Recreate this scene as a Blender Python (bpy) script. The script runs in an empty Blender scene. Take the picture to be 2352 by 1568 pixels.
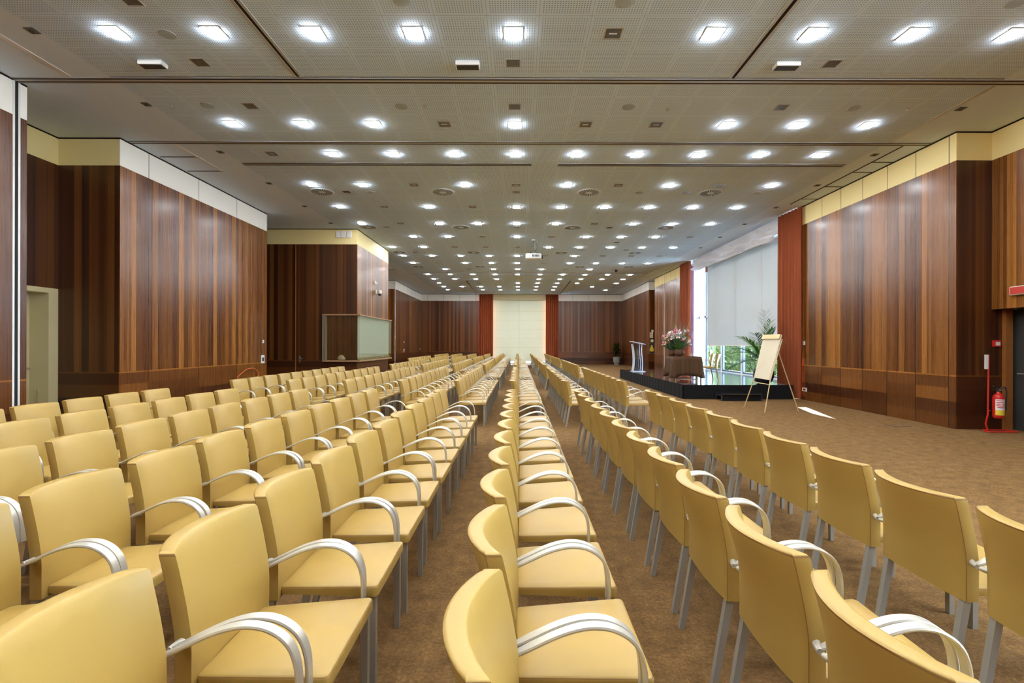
import bpy, math, random
from mathutils import Vector, Matrix
PI = math.pi
scene = bpy.context.scene
COL = scene.collection
rnd = random.Random(7)

# ------------------------------------------------------------------ helpers
class MB:
    """collects geometry, builds ONE mesh object"""
    def __init__(self):
        self.v = []; self.f = []; self.m = []
    def add(self, vs, fs, mi=0):
        b = len(self.v)
        self.v += [tuple(p) for p in vs]
        for f in fs:
            self.f.append(tuple(b + i for i in f)); self.m.append(mi)
        return self
    def box(self, x0, x1, y0, y1, z0, z1, mi=0, bev=0.0):
        if x0 > x1: x0, x1 = x1, x0
        if y0 > y1: y0, y1 = y1, y0
        if z0 > z1: z0, z1 = z1, z0
        if bev <= 0:
            vs = [(x0,y0,z0),(x1,y0,z0),(x1,y1,z0),(x0,y1,z0),(x0,y0,z1),(x1,y0,z1),(x1,y1,z1),(x0,y1,z1)]
            return self.add(vs, [(0,3,2,1),(4,5,6,7),(0,1,5,4),(1,2,6,5),(2,3,7,6),(3,0,4,7)], mi)
        loops = []
        for z, i in ((z0, bev), (z0 + bev, 0), (z1 - bev, 0), (z1, bev)):
            loops.append(rrect(x0 + i, x1 - i, y0 + i, y1 - i, max(bev, .0005), z, 3))
        return self.loft(loops, mi)
    def loft(self, loops, mi=0, cap=True, mis=None):
        n = len(loops[0]); b = len(self.v)
        for l in loops: self.v += [tuple(p) for p in l]
        for k in range(len(loops) - 1):
            for i in range(n):
                j = (i + 1) % n
                self.f.append((b + k*n + i, b + k*n + j, b + (k+1)*n + j, b + (k+1)*n + i))
                self.m.append(mi if mis is None else mis(k, i))
        if cap:
            self.f.append(tuple(b + i for i in reversed(range(n)))); self.m.append(mi)
            self.f.append(tuple(b + (len(loops)-1)*n + i for i in range(n))); self.m.append(mi)
        return self
    def tube(self, pts, r, n=8, mi=0, caps=True):
        pts = [Vector(p) for p in pts]
        rs = r if isinstance(r, (list, tuple)) else [r]*len(pts)
        loops = []
        up = None
        for i, p in enumerate(pts):
            d = (pts[min(i+1, len(pts)-1)] - pts[max(i-1, 0)]).normalized()
            if up is None:
                up = d.orthogonal().normalized()
            s = (up - d*up.dot(d))
            s = s.normalized() if s.length > 1e-5 else d.orthogonal().normalized()
            up = s; t = d.cross(s)
            loops.append([p + (s*math.cos(a) + t*math.sin(a))*rs[i] for a in [2*PI*k/n for k in range(n)]])
        return self.loft(loops, mi, caps)
    def lathe(self, prof, c=(0,0,0), n=24, mi=0, cap=True):
        loops = [[(c[0]+r*math.cos(2*PI*k/n), c[1]+r*math.sin(2*PI*k/n), c[2]+z) for k in range(n)] for r, z in prof]
        return self.loft(loops, mi, cap)
    def bar(self, p, q, w, t, mi=0):
        """rectangular bar between two points"""
        p = Vector(p); q = Vector(q); d = (q-p).normalized()
        s = d.cross(Vector((0,0,1)))
        s = s.normalized() if s.length > 1e-4 else Vector((1,0,0))
        u = s.cross(d)
        l = []
        for c in (p, q):
            l.append([c + s*a*w/2 + u*b*t/2 for a, b in ((-1,-1),(1,-1),(1,1),(-1,1))])
        return self.loft(l, mi)
    def build(self, name, mats, parent=None, smooth=False, angle=35):
        me = bpy.data.meshes.new(name)
        me.from_pydata(self.v, [], self.f)
        if not isinstance(mats, (list, tuple)): mats = [mats]
        for m in mats: me.materials.append(m)
        if len(mats) > 1: me.polygons.foreach_set('material_index', self.m)
        if smooth:
            me.polygons.foreach_set('use_smooth', [True]*len(me.polygons))
            me.update()
            try: me.set_sharp_from_angle(angle=math.radians(angle))
            except Exception: pass
        me.validate(); me.update()
        o = bpy.data.objects.new(name, me); COL.objects.link(o)
        if parent is not None: o.parent = parent
        return o

def rrect(x0, x1, y0, y1, r, z, seg=4):
    pts = []
    for cx, cy, a0 in ((x1-r, y0+r, -PI/2), (x1-r, y1-r, 0), (x0+r, y1-r, PI/2), (x0+r, y0+r, PI)):
        for k in range(seg+1):
            a = a0 + PI/2*k/seg
            pts.append((cx + r*math.cos(a), cy + r*math.sin(a), z))
    return pts

def tag(o, label=None, cat=None, group=None, kind=None):
    if label: o['label'] = label
    if cat: o['category'] = cat
    if group: o['group'] = group
    if kind: o['kind'] = kind
    return o
def thing(name, loc, label, cat, group=None, rz=0):
    o = bpy.data.objects.new(name, None); COL.objects.link(o)
    o.location = loc; o.rotation_euler = (0, 0, rz); o.empty_display_size = .1
    return tag(o, label, cat, group)
def struct(o):
    o['kind'] = 'structure'; return o
def dup(root, loc, label, group=None, rz=0, deep=True, skip=()):
    r = root.copy(); COL.objects.link(r)
    r.location = loc; r.rotation_euler = (0, 0, rz); r['label'] = label
    if group: r['group'] = group
    for ch in KIDS.get(root.name, ()):
        if ch.name.split('.')[0] in skip: continue
        c = ch.copy(); COL.objects.link(c); c.parent = r
        if deep:
            for g in KIDS.get(ch.name, ()):
                d = g.copy(); COL.objects.link(d); d.parent = c
    return r
KIDS = {}
def freeze(root):
    KIDS[root.name] = list(root.children)
    for c in root.children: KIDS[c.name] = list(c.children)

ORD = ['zeroth','first','second','third','fourth','fifth','sixth','seventh','eighth','ninth','tenth','eleventh','twelfth','thirteenth',
       'fourteenth','fifteenth','sixteenth','seventeenth','eighteenth','nineteenth','twentieth']

# ------------------------------------------------------------------ materials
class NT:
    def __init__(self, name):
        self.mat = bpy.data.materials.new(name); self.mat.use_nodes = True
        self.t = self.mat.node_tree; self.n = self.t.nodes; self.n.clear()
        self.out = self.n.new('ShaderNodeOutputMaterial')
    def node(self, typ, **kw):
        x = self.n.new(typ)
        for k, v in kw.items(): setattr(x, k, v)
        return x
    def link(self, a, b): self.t.links.new(a, b)
    def val(self, s, x):
        if hasattr(x, 'is_output') or isinstance(x, bpy.types.NodeSocket): self.link(x, s)
        else: s.default_value = x
    def math(self, op, a, b=None, c=None, clamp=False):
        x = self.node('ShaderNodeMath', operation=op, use_clamp=clamp)
        self.val(x.inputs[0], a)
        if b is not None: self.val(x.inputs[1], b)
        if c is not None: self.val(x.inputs[2], c)
        return x.outputs[0]
    def mix(self, f, a, b, blend='MIX'):
        x = self.node('ShaderNodeMix', data_type='RGBA', blend_type=blend)
        self.val(x.inputs[0], f)
        for i, v in ((6, a), (7, b)):
            if isinstance(v, tuple): v = (*v[:3], 1)
            self.val(x.inputs[i], v)
        return x.outputs[2]
    def mixf(self, f, a, b):
        x = self.node('ShaderNodeMix', data_type='FLOAT')
        self.val(x.inputs[0], f); self.val(x.inputs[2], a); self.val(x.inputs[3], b)
        return x.outputs[0]
    def comb(self, x, y, z):
        c = self.node('ShaderNodeCombineXYZ')
        for i, v in enumerate((x, y, z)): self.val(c.inputs[i], v)
        return c.outputs[0]
    def noise(self, vec, scale, detail=3, rough=.55, dim='3D'):
        x = self.node('ShaderNodeTexNoise', noise_dimensions=dim)
        self.link(vec, x.inputs['Vector'])
        x.inputs['Scale'].default_value = scale; x.inputs['Detail'].default_value = detail; x.inputs['Roughness'].default_value = rough
        return x.outputs['Fac']
    def ramp(self, f, stops):
        x = self.node('ShaderNodeValToRGB'); self.link(f, x.inputs[0])
        e = x.color_ramp.elements
        while len(e) < len(stops): e.new(.5)
        for i, (p, c) in enumerate(stops):
            e[i].position = p; e[i].color = (*c[:3], 1)
        return x.outputs[0]
    def pbsdf(self, col, rough=.5, metal=0, spec=.5, coat=0, bump=None, bstr=.1, bdist=.01, coatrough=.1):
        p = self.node('ShaderNodeBsdfPrincipled')
        self.val(p.inputs['Base Color'], (*col[:3], 1) if isinstance(col, tuple) else col)
        self.val(p.inputs['Roughness'], rough); self.val(p.inputs['Metallic'], metal)
        self.val(p.inputs['Specular IOR Level'], spec); self.val(p.inputs['Coat Weight'], coat)
        p.inputs['Coat Roughness'].default_value = coatrough
        if bump is not None:
            b = self.node('ShaderNodeBump'); b.inputs['Strength'].default_value = bstr; b.inputs['Distance'].default_value = bdist
            self.link(bump, b.inputs['Height']); self.link(b.outputs[0], p.inputs['Normal'])
        return p
    def done(self, sh):
        self.link(sh.outputs[0] if hasattr(sh, 'outputs') else sh, self.out.inputs[0]); return self.mat
    def obj(self): return self.node('ShaderNodeTexCoord').outputs['Object']
    def pos(self):
        g = self.node('ShaderNodeNewGeometry'); return g

def simple(name, col, rough=.5, metal=0, spec=.5, nscale=30, namt=.06, bstr=0.0, coat=0):
    t = NT(name)
    n = t.noise(t.obj(), nscale, 3)
    lo = tuple(c*(1-namt) for c in col); hi = tuple(min(1, c*(1+namt)) for c in col)
    c = t.mix(n, lo, hi)
    return t.done(t.pbsdf(c, rough, metal, spec, coat, n if bstr else None, bstr, .004))

def emit(name, col, s):
    t = NT(name); e = t.node('ShaderNodeEmission'); e.inputs[0].default_value = (*col, 1); e.inputs[1].default_value = s
    return t.done(e)

LAMP = 97.0
M = {}
# leather: fine grain, slight patchiness
def leather():
    t = NT('cream_leather'); o = t.obj()
    n1 = t.noise(o, 3.0, 3); n2 = t.noise(o, 260, 2)
    c = t.mix(n1, (.40, .256, .060), (.445, .297, .079))
    return t.done(t.pbsdf(c, .41, 0, .5, 0, n2, .06, .001))
M['leather'] = leather()
M['seam'] = simple('leather_seam', (.27, .145, .04), .6)
M['alu'] = simple('satin_aluminium', (.60, .58, .51), .38, .5, namt=.03, nscale=80)
M['leg'] = simple('grey_lacquered_steel', (.34, .32, .27), .42, .3, namt=.03)
M['dark'] = simple('dark_plastic', (.03, .03, .032), .45)
M['black_gap'] = simple('black_gap', (.008, .008, .008), .8)
M['white'] = simple('white_lacquer', (.78, .78, .76), .35, namt=.02)
M['offwhite'] = simple('offwhite_plastic', (.72, .70, .62), .45, namt=.02)
M['frame_white'] = simple('white_window_frame', (.80, .84, .86), .4, namt=.02)
M['blue_frame'] = simple('slate_window_frame', (.10, .15, .22), .4, namt=.05)
M['door_cream'] = simple('cream_door_paint', (.55, .47, .26), .45, namt=.02)
M['red'] = simple('red_enamel', (.55, .02, .015), .3, namt=.04)
M['red_lens'] = simple('red_sign_plastic', (.55, .05, .035), .35)
M['yellow'] = simple('yellow_label', (.75, .55, .04), .5)
M['brass'] = simple('brushed_nickel', (.62, .58, .50), .3, .9)
M['slot'] = simple('dark_slot', (.035, .035, .033), .7)
M['track'] = simple('anodised_track', (.55, .55, .54), .45, .3)
M['plain_ceiling'] = simple('painted_plaster', (.72, .85, .97), .8, namt=.02, nscale=4)
M['wire'] = simple('orange_cable', (.62, .12, .03), .45)
M['stone'] = simple('pale_stone', (.62, .50, .33), .8, namt=.3, nscale=18, bstr=.5)
M['terra'] = simple('dark_bark_pot', (.10, .045, .02), .6, namt=.5, nscale=35, bstr=.6)
M['blackpot'] = simple('black_glazed_pot', (.02, .018, .018), .25)
M['greypot'] = simple('grey_stone_pot', (.24, .23, .20), .7, namt=.15)
M['wood_trim'] = simple('orange_wood_trim', (.30, .11, .028), .35, namt=.2, nscale=9)
M['beige'] = simple('beige_laminate', (.50, .40, .27), .45)
M['ledge'] = simple('pale_wood_ledge', (.36, .21, .11), .4, namt=.2)
M['paper'] = simple('flip_chart_paper', (.70, .63, .47), .75, namt=.02)
M['easel'] = simple('pale_gold_tube', (.62, .50, .26), .35, .5)
M['petal_w'] = simple('white_petal', (.85, .80, .76), .5)
M['petal_p'] = simple('pink_petal', (.72, .34, .42), .5)
M['petal_y'] = simple('cream_petal', (.85, .76, .50), .5)
M['petal_d'] = simple('magenta_petal', (.45, .05, .14), .5)
M['projector'] = simple('projector_shell', (.70, .71, .69), .4, namt=.02)

def leafmat(name, a, b, trans=.25):
    t = NT(name)
    n = t.noise(t.obj(), 9, 3)
    c = t.mix(n, a, b)
    p = t.pbsdf(c, .42, 0, .5)
    tr = t.node('ShaderNodeBsdfTranslucent'); t.link(c, tr.inputs[0])
    m = t.node('ShaderNodeMixShader'); m.inputs[0].default_value = trans
    t.link(p.outputs[0], m.inputs[1]); t.link(tr.outputs[0], m.inputs[2])
    return t.done(m)
M['leaf'] = leafmat('palm_leaf', (.016, .055, .012), (.06, .15, .03))
M['leaf2'] = leafmat('bright_leaf', (.05, .16, .02), (.16, .34, .06))
M['leaf_blue'] = leafmat('bluish_leaf', (.04, .12, .14), (.16, .30, .34))
M['leaf_dark'] = leafmat('dark_leaf', (.008, .03, .006), (.02, .07, .012), .1)
M['tree_leaf'] = leafmat('garden_leaf', (.05, .11, .02), (.16, .24, .06), .35)
M['bark'] = simple('bark', (.13, .09, .06), .9, namt=.3, nscale=14, bstr=.5)

def carpet():
    t = NT('brown_carpet'); g = t.pos(); p = g.outputs['Position']
    big = t.noise(p, .9, 3); mid = t.noise(p, 55, 4, .75); fine = t.noise(p, 190, 2, .7)
    # tufted ribs along Y, broken up by noise
    s = t.node('ShaderNodeSeparateXYZ'); t.link(p, s.inputs[0])
    rib = t.math('SINE', t.math('MULTIPLY', s.outputs[0], 620))
    c = t.ramp(mid, [(.28, (.13, .064, .019)), (.5, (.275, .152, .052)), (.72, (.47, .275, .105))])
    c = t.mix(t.math('MULTIPLY', fine, .8), c, (.085, .043, .017))
    c = t.mix(t.math('MULTIPLY', big, .25), c, (.26, .16, .075))
    patch = t.ramp(t.noise(p, 8, 5, .7), [(.34, (.68, .68, .68)), (.68, (1.14, 1.14, 1.14))])
    c = t.mix(1.0, c, patch, 'MULTIPLY')
    h = t.math('ADD', fine, t.math('MULTIPLY', rib, .25))
    return t.done(t.pbsdf(c, .95, 0, .12, 0, h, .35, .004))
M['carpet'] = carpet()

def perforated():
    T = .625
    t = NT('perforated_ceiling_tile'); s = t.node('ShaderNodeSeparateXYZ'); t.link(t.obj(), s.inputs[0])
    u = t.math('DIVIDE', s.outputs[0], T); v = t.math('DIVIDE', s.outputs[1], T)
    fu = t.math('FRACT', u); fv = t.math('FRACT', v)
    N = 20.0
    hu = t.math('SUBTRACT', t.math('FRACT', t.math('MULTIPLY', fu, N)), .5)
    hv = t.math('SUBTRACT', t.math('FRACT', t.math('MULTIPLY', fv, N)), .5)
    d2 = t.math('ADD', t.math('MULTIPLY', hu, hu), t.math('MULTIPLY', hv, hv))
    hole = t.math('LESS_THAN', d2, .052)
    eu = t.math('ABSOLUTE', t.math('SUBTRACT', fu, .5)); ev = t.math('ABSOLUTE', t.math('SUBTRACT', fv, .5))
    inside = t.math('MULTIPLY', t.math('LESS_THAN', eu, .45), t.math('LESS_THAN', ev, .45))
    hole = t.math('MULTIPLY', hole, inside)
    seam = t.math('MAXIMUM', t.math('GREATER_THAN', eu, .4955), t.math('GREATER_THAN', ev, .494))
    n = t.noise(t.obj(), .8, 2)
    base = t.mix(n, (.65, .82, 1.0), (.68, .85, 1.0))
    c = t.mix(t.math('MULTIPLY', seam, .45), base, (.15, .15, .15))
    c = t.mix(hole, c, (.28, .34, .41))
    return t.done(t.pbsdf(c, .75, 0, .3))
M['perf'] = perforated()

def wallmat(name, band, period, off, dark=1.0, gloss=.22, red=1.0):
    """veneer planks (vertical) above a dado of horizontal planks, plain painted band under the ceiling"""
    t = NT(name); g = t.pos(); P = g.outputs['Position']
    s = t.node('ShaderNodeSeparateXYZ'); t.link(P, s.inputs[0])
    ns = t.node('ShaderNodeSeparateXYZ'); t.link(g.outputs['True Normal'], ns.inputs[0])
    isx = t.math('GREATER_THAN', t.math('ABSOLUTE', ns.outputs[0]), .5)
    u = t.mixf(isx, s.outputs[0], s.outputs[1]); z = s.outputs[2]
    pu = t.math('DIVIDE', t.math('SUBTRACT', u, off), period)
    pid = t.math('FLOOR', pu)
    w = t.math('ADD', u, t.math('MULTIPLY', pid, 3.71))
    def vor(src, sc):
        v = t.node('ShaderNodeTexVoronoi', voronoi_dimensions='1D', feature='F1')
        t.link(src, v.inputs['W']); v.inputs['Scale'].default_value = sc
        q = t.node('ShaderNodeSeparateColor'); t.link(v.outputs['Color'], q.inputs[0]); return q.outputs[0]
    strip = t.math('ADD', t.math('MULTIPLY', vor(w, 6.5), .68), t.math('MULTIPLY', vor(w, 16), .32))
    grain = t.noise(t.comb(t.math('MULTIPLY', w, 55), t.math('MULTIPLY', z, .9), 0.0), 1.0, 4, .6)
    fv = t.math('ADD', t.math('ADD', t.math('MULTIPLY', strip, .70), t.math('MULTIPLY', grain, .22)), .02)
    row = t.math('FLOOR', t.math('DIVIDE', z, .2455))
    wn = t.node('ShaderNodeTexWhiteNoise', noise_dimensions='2D'); t.link(t.comb(row, pid, 0.0), wn.inputs['Vector'])
    wn2 = t.node('ShaderNodeTexWhiteNoise', noise_dimensions='1D'); t.link(row, wn2.inputs['W'])
    dstrip = t.math('ADD', t.math('MULTIPLY', wn.outputs['Value'], .30), t.math('MULTIPLY', wn2.outputs['Value'], .45))
    grain2 = t.noise(t.comb(t.math('MULTIPLY', w, .9), t.math('MULTIPLY', z, 60), 3.0), 1.0, 4, .6)
    fd = t.math('ADD', t.math('MULTIPLY', dstrip, .74), t.math('SUBTRACT', t.math('MULTIPLY', grain2, .22), .10))
    fd = t.math('ADD', fd, t.math('MULTIPLY', t.math('GREATER_THAN', z, .952), .30))
    isd = t.math('LESS_THAN', z, .98)
    f = t.mixf(isd, fv, fd)
    k = dark*.86; g_ = k*red; b_ = k*red*red
    col = t.ramp(f, [(.15, (.065*k, .0165*g_, .0042*b_)), (.42, (.165*k, .054*g_, .0100*b_)), (.64, (.33*k, .125*g_, .022*b_)), (.90, (.53*k, .220*g_, .045*b_))])
    joint = t.math('LESS_THAN', t.math('ABSOLUTE', t.math('SUBTRACT', t.math('FRACT', t.math('ADD', pu, .5)), .5)), .0065/period)
    isb = t.math('GREATER_THAN', z, 4.895)
    c = t.mix(isb, col, band)
    gap = t.math('MAXIMUM', joint, t.math('GREATER_THAN', z, 5.395))
    c = t.mix(gap, c, (.006, .004, .003))
    rough = t.mixf(isb, t.math('ADD', gloss, t.math('MULTIPLY', grain, .12)), .6)
    return t.done(t.pbsdf(c, rough, 0, t.mixf(isb, .45, .3), t.mixf(isb, .12, 0.0), None, coatrough=.16))
BAND_WARM_LIT = (.92, .77, .37); BAND_DAYLIT = (.92, .90, .83)  # one band paint; warm bounce and daylight are put into the two tints
M['wall_r'] = wallmat('veneer_cream_right', BAND_WARM_LIT, .752, 9.71)
M['wall_l'] = wallmat('veneer_white_left', BAND_DAYLIT, 1.54, 9.88)
M['wall_c'] = wallmat('veneer_cream_shaded', (.80, .66, .31), 50.0, .35, .40, .34, .82)  # veneer darkened in colour, mostly for the shade on camera-facing walls
M['wall_side'] = wallmat('veneer_cream_side', BAND_WARM_LIT, 50.0, .35, .9, .36)
M['wall_f'] = wallmat('veneer_white_far', BAND_DAYLIT, 1.25, .4, .66, .24, .84)

def glass(name, col=(.9, .97, .95), refl=.10):
    t = NT(name)
    tr = t.node('ShaderNodeBsdfTransparent'); tr.inputs[0].default_value = (*col, 1)
    gl = t.node('ShaderNodeBsdfGlossy'); gl.inputs[1].default_value = .02
    lw = t.node('ShaderNodeLayerWeight'); lw.inputs[0].default_value = .5
    m = t.node('ShaderNodeMixShader')
    t.link(t.math('ADD', t.math('MULTIPLY', t.math('POWER', lw.outputs['Facing'], 4.0), .6), refl, clamp=True), m.inputs[0])
    t.link(tr.outputs[0], m.inputs[1]); t.link(gl.outputs[0], m.inputs[2])
    return t.done(m)
M['glass'] = glass('window_glass', (.93, .97, .98), .02)
M['case_glass'] = glass('case_glass', (.92, .96, .92), .13)
M['acrylic'] = glass('clear_acrylic', (.82, .88, .96), .12)
def frosted():
    t = NT('frosted_acrylic')
    p = t.pbsdf((.74, .79, .88), .2, 0, .5)
    tr = t.node('ShaderNodeBsdfTransparent'); m = t.node('ShaderNodeMixShader'); m.inputs[0].default_value = .25
    t.link(p.outputs[0], m.inputs[1]); t.link(tr.outputs[0], m.inputs[2]); return t.done(m)
M['frosted'] = frosted()

def cloth(name, col, trans=0.0, rough=.85, namt=.12, scale=60, tcol=None):
    t = NT(name); n = t.noise(t.obj(), scale, 3)
    c = t.mix(n, tuple(x*(1-namt) for x in col), tuple(min(1, x*(1+namt)) for x in col))
    p = t.pbsdf(c, rough, 0, .25, 0, n, .12, .003)
    if trans <= 0: return t.done(p)
    tr = t.node('ShaderNodeBsdfTranslucent')
    tr.inputs[0].default_value = (*(tcol or col), 1)
    m = t.node('ShaderNodeMixShader'); m.inputs[0].default_value = trans
    t.link(p.outputs[0], m.inputs[1]); t.link(tr.outputs[0], m.inputs[2])
    return t.done(m)
M['curtain'] = cloth('rust_curtain', (.30, .072, .026), .08)
M['curtain_pale'] = cloth('lilac_lining', (.62, .50, .62), .3)
M['satin'] = cloth('grey_satin', (.84, .83, .87), .12, .35)
M['blind'] = cloth('grey_screen_fabric', (.56, .57, .56), .11, .9, .03, tcol=(.72, .76, .78))
M['blind_far'] = cloth('pale_green_screen_fabric', (.66, .66, .54), .075, .9, .03, tcol=(.74, .76, .66))
M['skirt'] = cloth('black_stage_skirt', (.008, .0085, .010), 0, .9)
M['tablecloth'] = cloth('brown_tablecloth', (.085, .045, .022), 0, .85)

def stage_top():
    t = NT('black_gloss_deck'); n = t.noise(t.obj(), 5, 3)
    c = t.mix(n, (.010, .013, .020), (.018, .022, .032))
    return t.done(t.pbsdf(c, t.math('ADD', .07, t.math('MULTIPLY', n, .08)), 0, 1.0, .4))
M['deck'] = stage_top()

# ------------------------------------------------------------------ room shell
H = 5.422
YB, YF = -4.0, 37.5
def wallbox(name, x0, x1, y0, y1, z0, z1, m):
    return struct(MB().box(x0, x1, y0, y1, z0, z1).build(name, m))

struct(MB().box(-11.5, 10.5, YB-.2, YF+.6, -.12, 0).build('floor', M['carpet']))

# ceiling: perforated fields (object origin on a tile corner), plain margins beside them
PX0 = -.08 - .3125 - .625*9; PX1 = -.08 + .3125 + .625*11
def field(name, y0, y1, phase, m=M['perf']):
    o = MB().box(PX0 - 0, PX1, y0 - phase, y1 - phase, 0, .1).build(name, m)
    # shift x so the object's origin sits on a tile corner
    me = o.data
    for v in me.vertices: v.co.x -= PX0
    o.location = (PX0, phase, H); return struct(o)
field('ceiling', YB, 7.06, 5.738); field('ceiling', 7.24, 9.30, 7.617); field('ceiling', 9.44, 26.25, 9.61); field('ceiling', 26.33, YF+.1, 27.2)
for nm, x0, x1 in (('ceiling', -11.5, PX0), ('ceiling', PX1, 10.5)):
    wallbox(nm, x0, x1, YB, YF+.6, H+.001, H+.1, M['plain_ceiling'])
wallbox('ceiling', PX0, PX1, 7.06, 7.24, H+.03, H+.1, M['slot'])
wallbox('ceiling', PX0, PX1, 9.30, 9.44, H+.03, H+.1, M['slot'])
wallbox('ceiling', PX0, PX1, 26.25, 26.33, H+.03, H+.1, M['slot'])

# partition tracks
trim_n = [0]
def trim(mb, mat):
    trim_n[0] += 1
    return struct(mb.build('trim_%d' % trim_n[0], mat))
def track_x(y, x0, x1, w=.15):
    trim(MB().box(x0, x1, y - w/2, y + w/2, H - .012, H + .03), M['track'])
    mb = MB()
    for k in (-.34, .22): mb.box(x0, x1, y + k*w - .014, y + k*w + .014, H - .0135, H - .0119)
    trim(mb, M['black_gap'])
track_x(7.165, -7.52, 9.0, .15); track_x(9.37, -7.55, 7.94, .13); track_x(26.29, -5.2, 7.0, .1)
def track_y(x, y0, y1, w=.12):
    mb = MB()
    mb.box(x - w/2, x - .022, y0, y1, H - .012, H + .0); mb.box(x + .022, x + w/2, y0, y1, H - .012, H + .0)
    trim(mb, M['track'])
    trim(MB().box(x - .022, x + .022, y0, y1, H - .003, H), M['black_gap'])
track_y(-3.23, YB, 7.06); track_y(3.11, YB, 7.06); track_y(-3.23, 29.6, YF - .02); track_y(3.14, 29.6, YF - .02)
# hatch outlines and the metal edge strip of the perforated field
def strip(x0, x1, y0, y1, m='track', d=.008):
    trim(MB().box(x0, x1, y0, y1, H - d, H + .001), M[m])
strip(PX1 - .01, PX1 + .05, 7.24, 9.30); strip(-6.76, -6.70, 9.44, 10.93, 'white'); strip(-6.62, -6.55, 3.0, 7.06, 'white')
for y in (10.1, 10.93): strip(-7.5, -6.7, y - .012, y + .012, 'slot')
strip(7.49, 7.52, 9.44, 13.4, 'slot')
for y in (10.3, 10.9, 11.9, 12.9): strip(7.52, 7.95, y - .012, y + .012, 'slot')
for (x0, x1, y0, y1) in ((-7.3, -6.4, 23.5, 25.2), (7.0, 7.8, 25.0, 27.5), (6.3, 6.4, 30.0, 33.0)):
    mb = MB()
    for a in ((x0, x1, y0, y0+.03), (x0, x1, y1-.03, y1), (x0, x0+.03, y0, y1), (x1-.03, x1, y0, y1)):
        mb.box(a[0], a[1], a[2], a[3], H - .008, H + .001)
    trim(mb, M['track'])

# --- left side
XL = -7.57
wallbox('wall_left', -7.67, -7.47, YB, 7.125, 0, H, M['wall_l'])                      # beside the camera, up to the partition slot
trim(MB().box(-7.57, -7.465, 7.126, 7.155, 0, H-.02), M['white'])
trim(MB().box(-7.60, -7.469, 7.155, 7.205, 0, H-.02), M['black_gap'])
trim(MB().box(-7.57, -7.465, 7.205, 7.234, 0, H-.02), M['white'])
wallbox('wall_left', -7.57, -7.47, 7.235, 7.335, 0, H, M['wall_l'])                    # parked partition panel edge
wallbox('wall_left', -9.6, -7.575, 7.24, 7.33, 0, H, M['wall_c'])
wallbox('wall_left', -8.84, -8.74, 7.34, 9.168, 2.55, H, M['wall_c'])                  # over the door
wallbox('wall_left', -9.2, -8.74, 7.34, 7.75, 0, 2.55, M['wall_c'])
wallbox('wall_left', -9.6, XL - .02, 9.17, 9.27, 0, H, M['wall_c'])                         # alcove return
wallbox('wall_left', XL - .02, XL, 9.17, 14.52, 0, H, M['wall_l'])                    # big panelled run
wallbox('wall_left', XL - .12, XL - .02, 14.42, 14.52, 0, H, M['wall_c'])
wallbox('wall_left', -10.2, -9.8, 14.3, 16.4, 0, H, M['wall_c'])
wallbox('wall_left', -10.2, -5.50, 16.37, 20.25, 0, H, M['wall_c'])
wallbox('wall_left', -5.50, -5.48, 16.37, 20.25, 0, H, M['wall_side'])                   # projecting block
trim(MB().box(-7.57, -7.545, 16.355, 16.37, 0, 4.89), M['wood_trim'])
wallbox('wall_left', -9.0, -8.9, 20.25, 29.5, 0, H, M['wall_f'])
wallbox('wall_left', -9.0, XL - .1, 29.5, 29.6, 0, H, M['wall_f'])
wallbox('wall_left', XL - .1, XL, 29.5, YF, 0, H, M['wall_f'])
trim(MB().box(XL - .001, XL + .02, 29.47, 29.53, 0, H-.03), M['white'])
wallbox('wall_left', -10.5, -10.3, YB, YF, 0, H, M['wall_c'])  # unseen outer wall, added to stop sky light leaking in
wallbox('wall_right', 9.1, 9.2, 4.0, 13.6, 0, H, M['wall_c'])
# left door: cream frame, deep reveal, leaf with a push bar
d1 = MB()
d1.box(-9.10, -8.735, 8.98, 9.165, 0, 2.55); d1.box(-9.10, -8.735, 7.74, 8.98, 2.46, 2.55); d1.box(-9.10, -8.735, 7.70, 7.80, 0, 2.46)
fr = struct(d1.build('door_1', M['door_cream']))
lf = MB().box(-9.14, -9.09, 7.8, 8.98, .01, 2.46).build('door_leaf', M['door_cream'], fr)
MB().tube([(-9.08, 7.95, 1.06), (-9.01, 7.95, 1.06), (-9.01, 8.90, 1.06), (-9.08, 8.90, 1.06)], .022, 8).build('push_bar', M['brass'], fr, True)
MB().tube([(-8.93, 8.965, .25), (-8.93, 8.955, .62), (-8.92, 8.95, .66), (-8.90, 8.95, .66), (-8.895, 8.95, .62)], .008, 6).build('door_hook', M['brass'], fr, True)

# --- right side
XR = 7.96
wallbox('wall_right', XR, XR + .02, 8.81, 13.68, 0, H, M['wall_r'])
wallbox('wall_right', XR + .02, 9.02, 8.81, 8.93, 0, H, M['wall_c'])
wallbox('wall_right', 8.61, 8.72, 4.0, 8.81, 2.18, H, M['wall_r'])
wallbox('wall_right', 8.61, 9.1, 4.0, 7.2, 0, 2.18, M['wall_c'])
wallbox('wall_right', 8.61, 8.75, YB, 1.0, 0, .42, M['wall_r'])
wallbox('wall_right', 8.61, 8.75, YB, 1.0, 5.0, H, M['wall_r'])
wallbox('wall_right', 8.61, 9.1, 1.0, 4.0, 0, H, M['wall_r'])
w3 = MB()
for y in (-3.97, -2.0, -.5, .97): w3.box(8.62, 8.74, y - .05, y + .05, .42, 5.0)
w3.box(8.63, 8.73, -4, 1, 2.76, 2.86)
w3 = struct(w3.build('window_added', M['frame_white']))  # unseen window, added to bring daylight onto the ceiling
MB().box(8.67, 8.675, -4, 1, .42, 5.0).build('window_pane', M['glass'], w3)
wallbox('wall_right', 8.62, 9.1, 7.2, 8.81, 2.19, 2.3, M['wall_c'])
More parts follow.
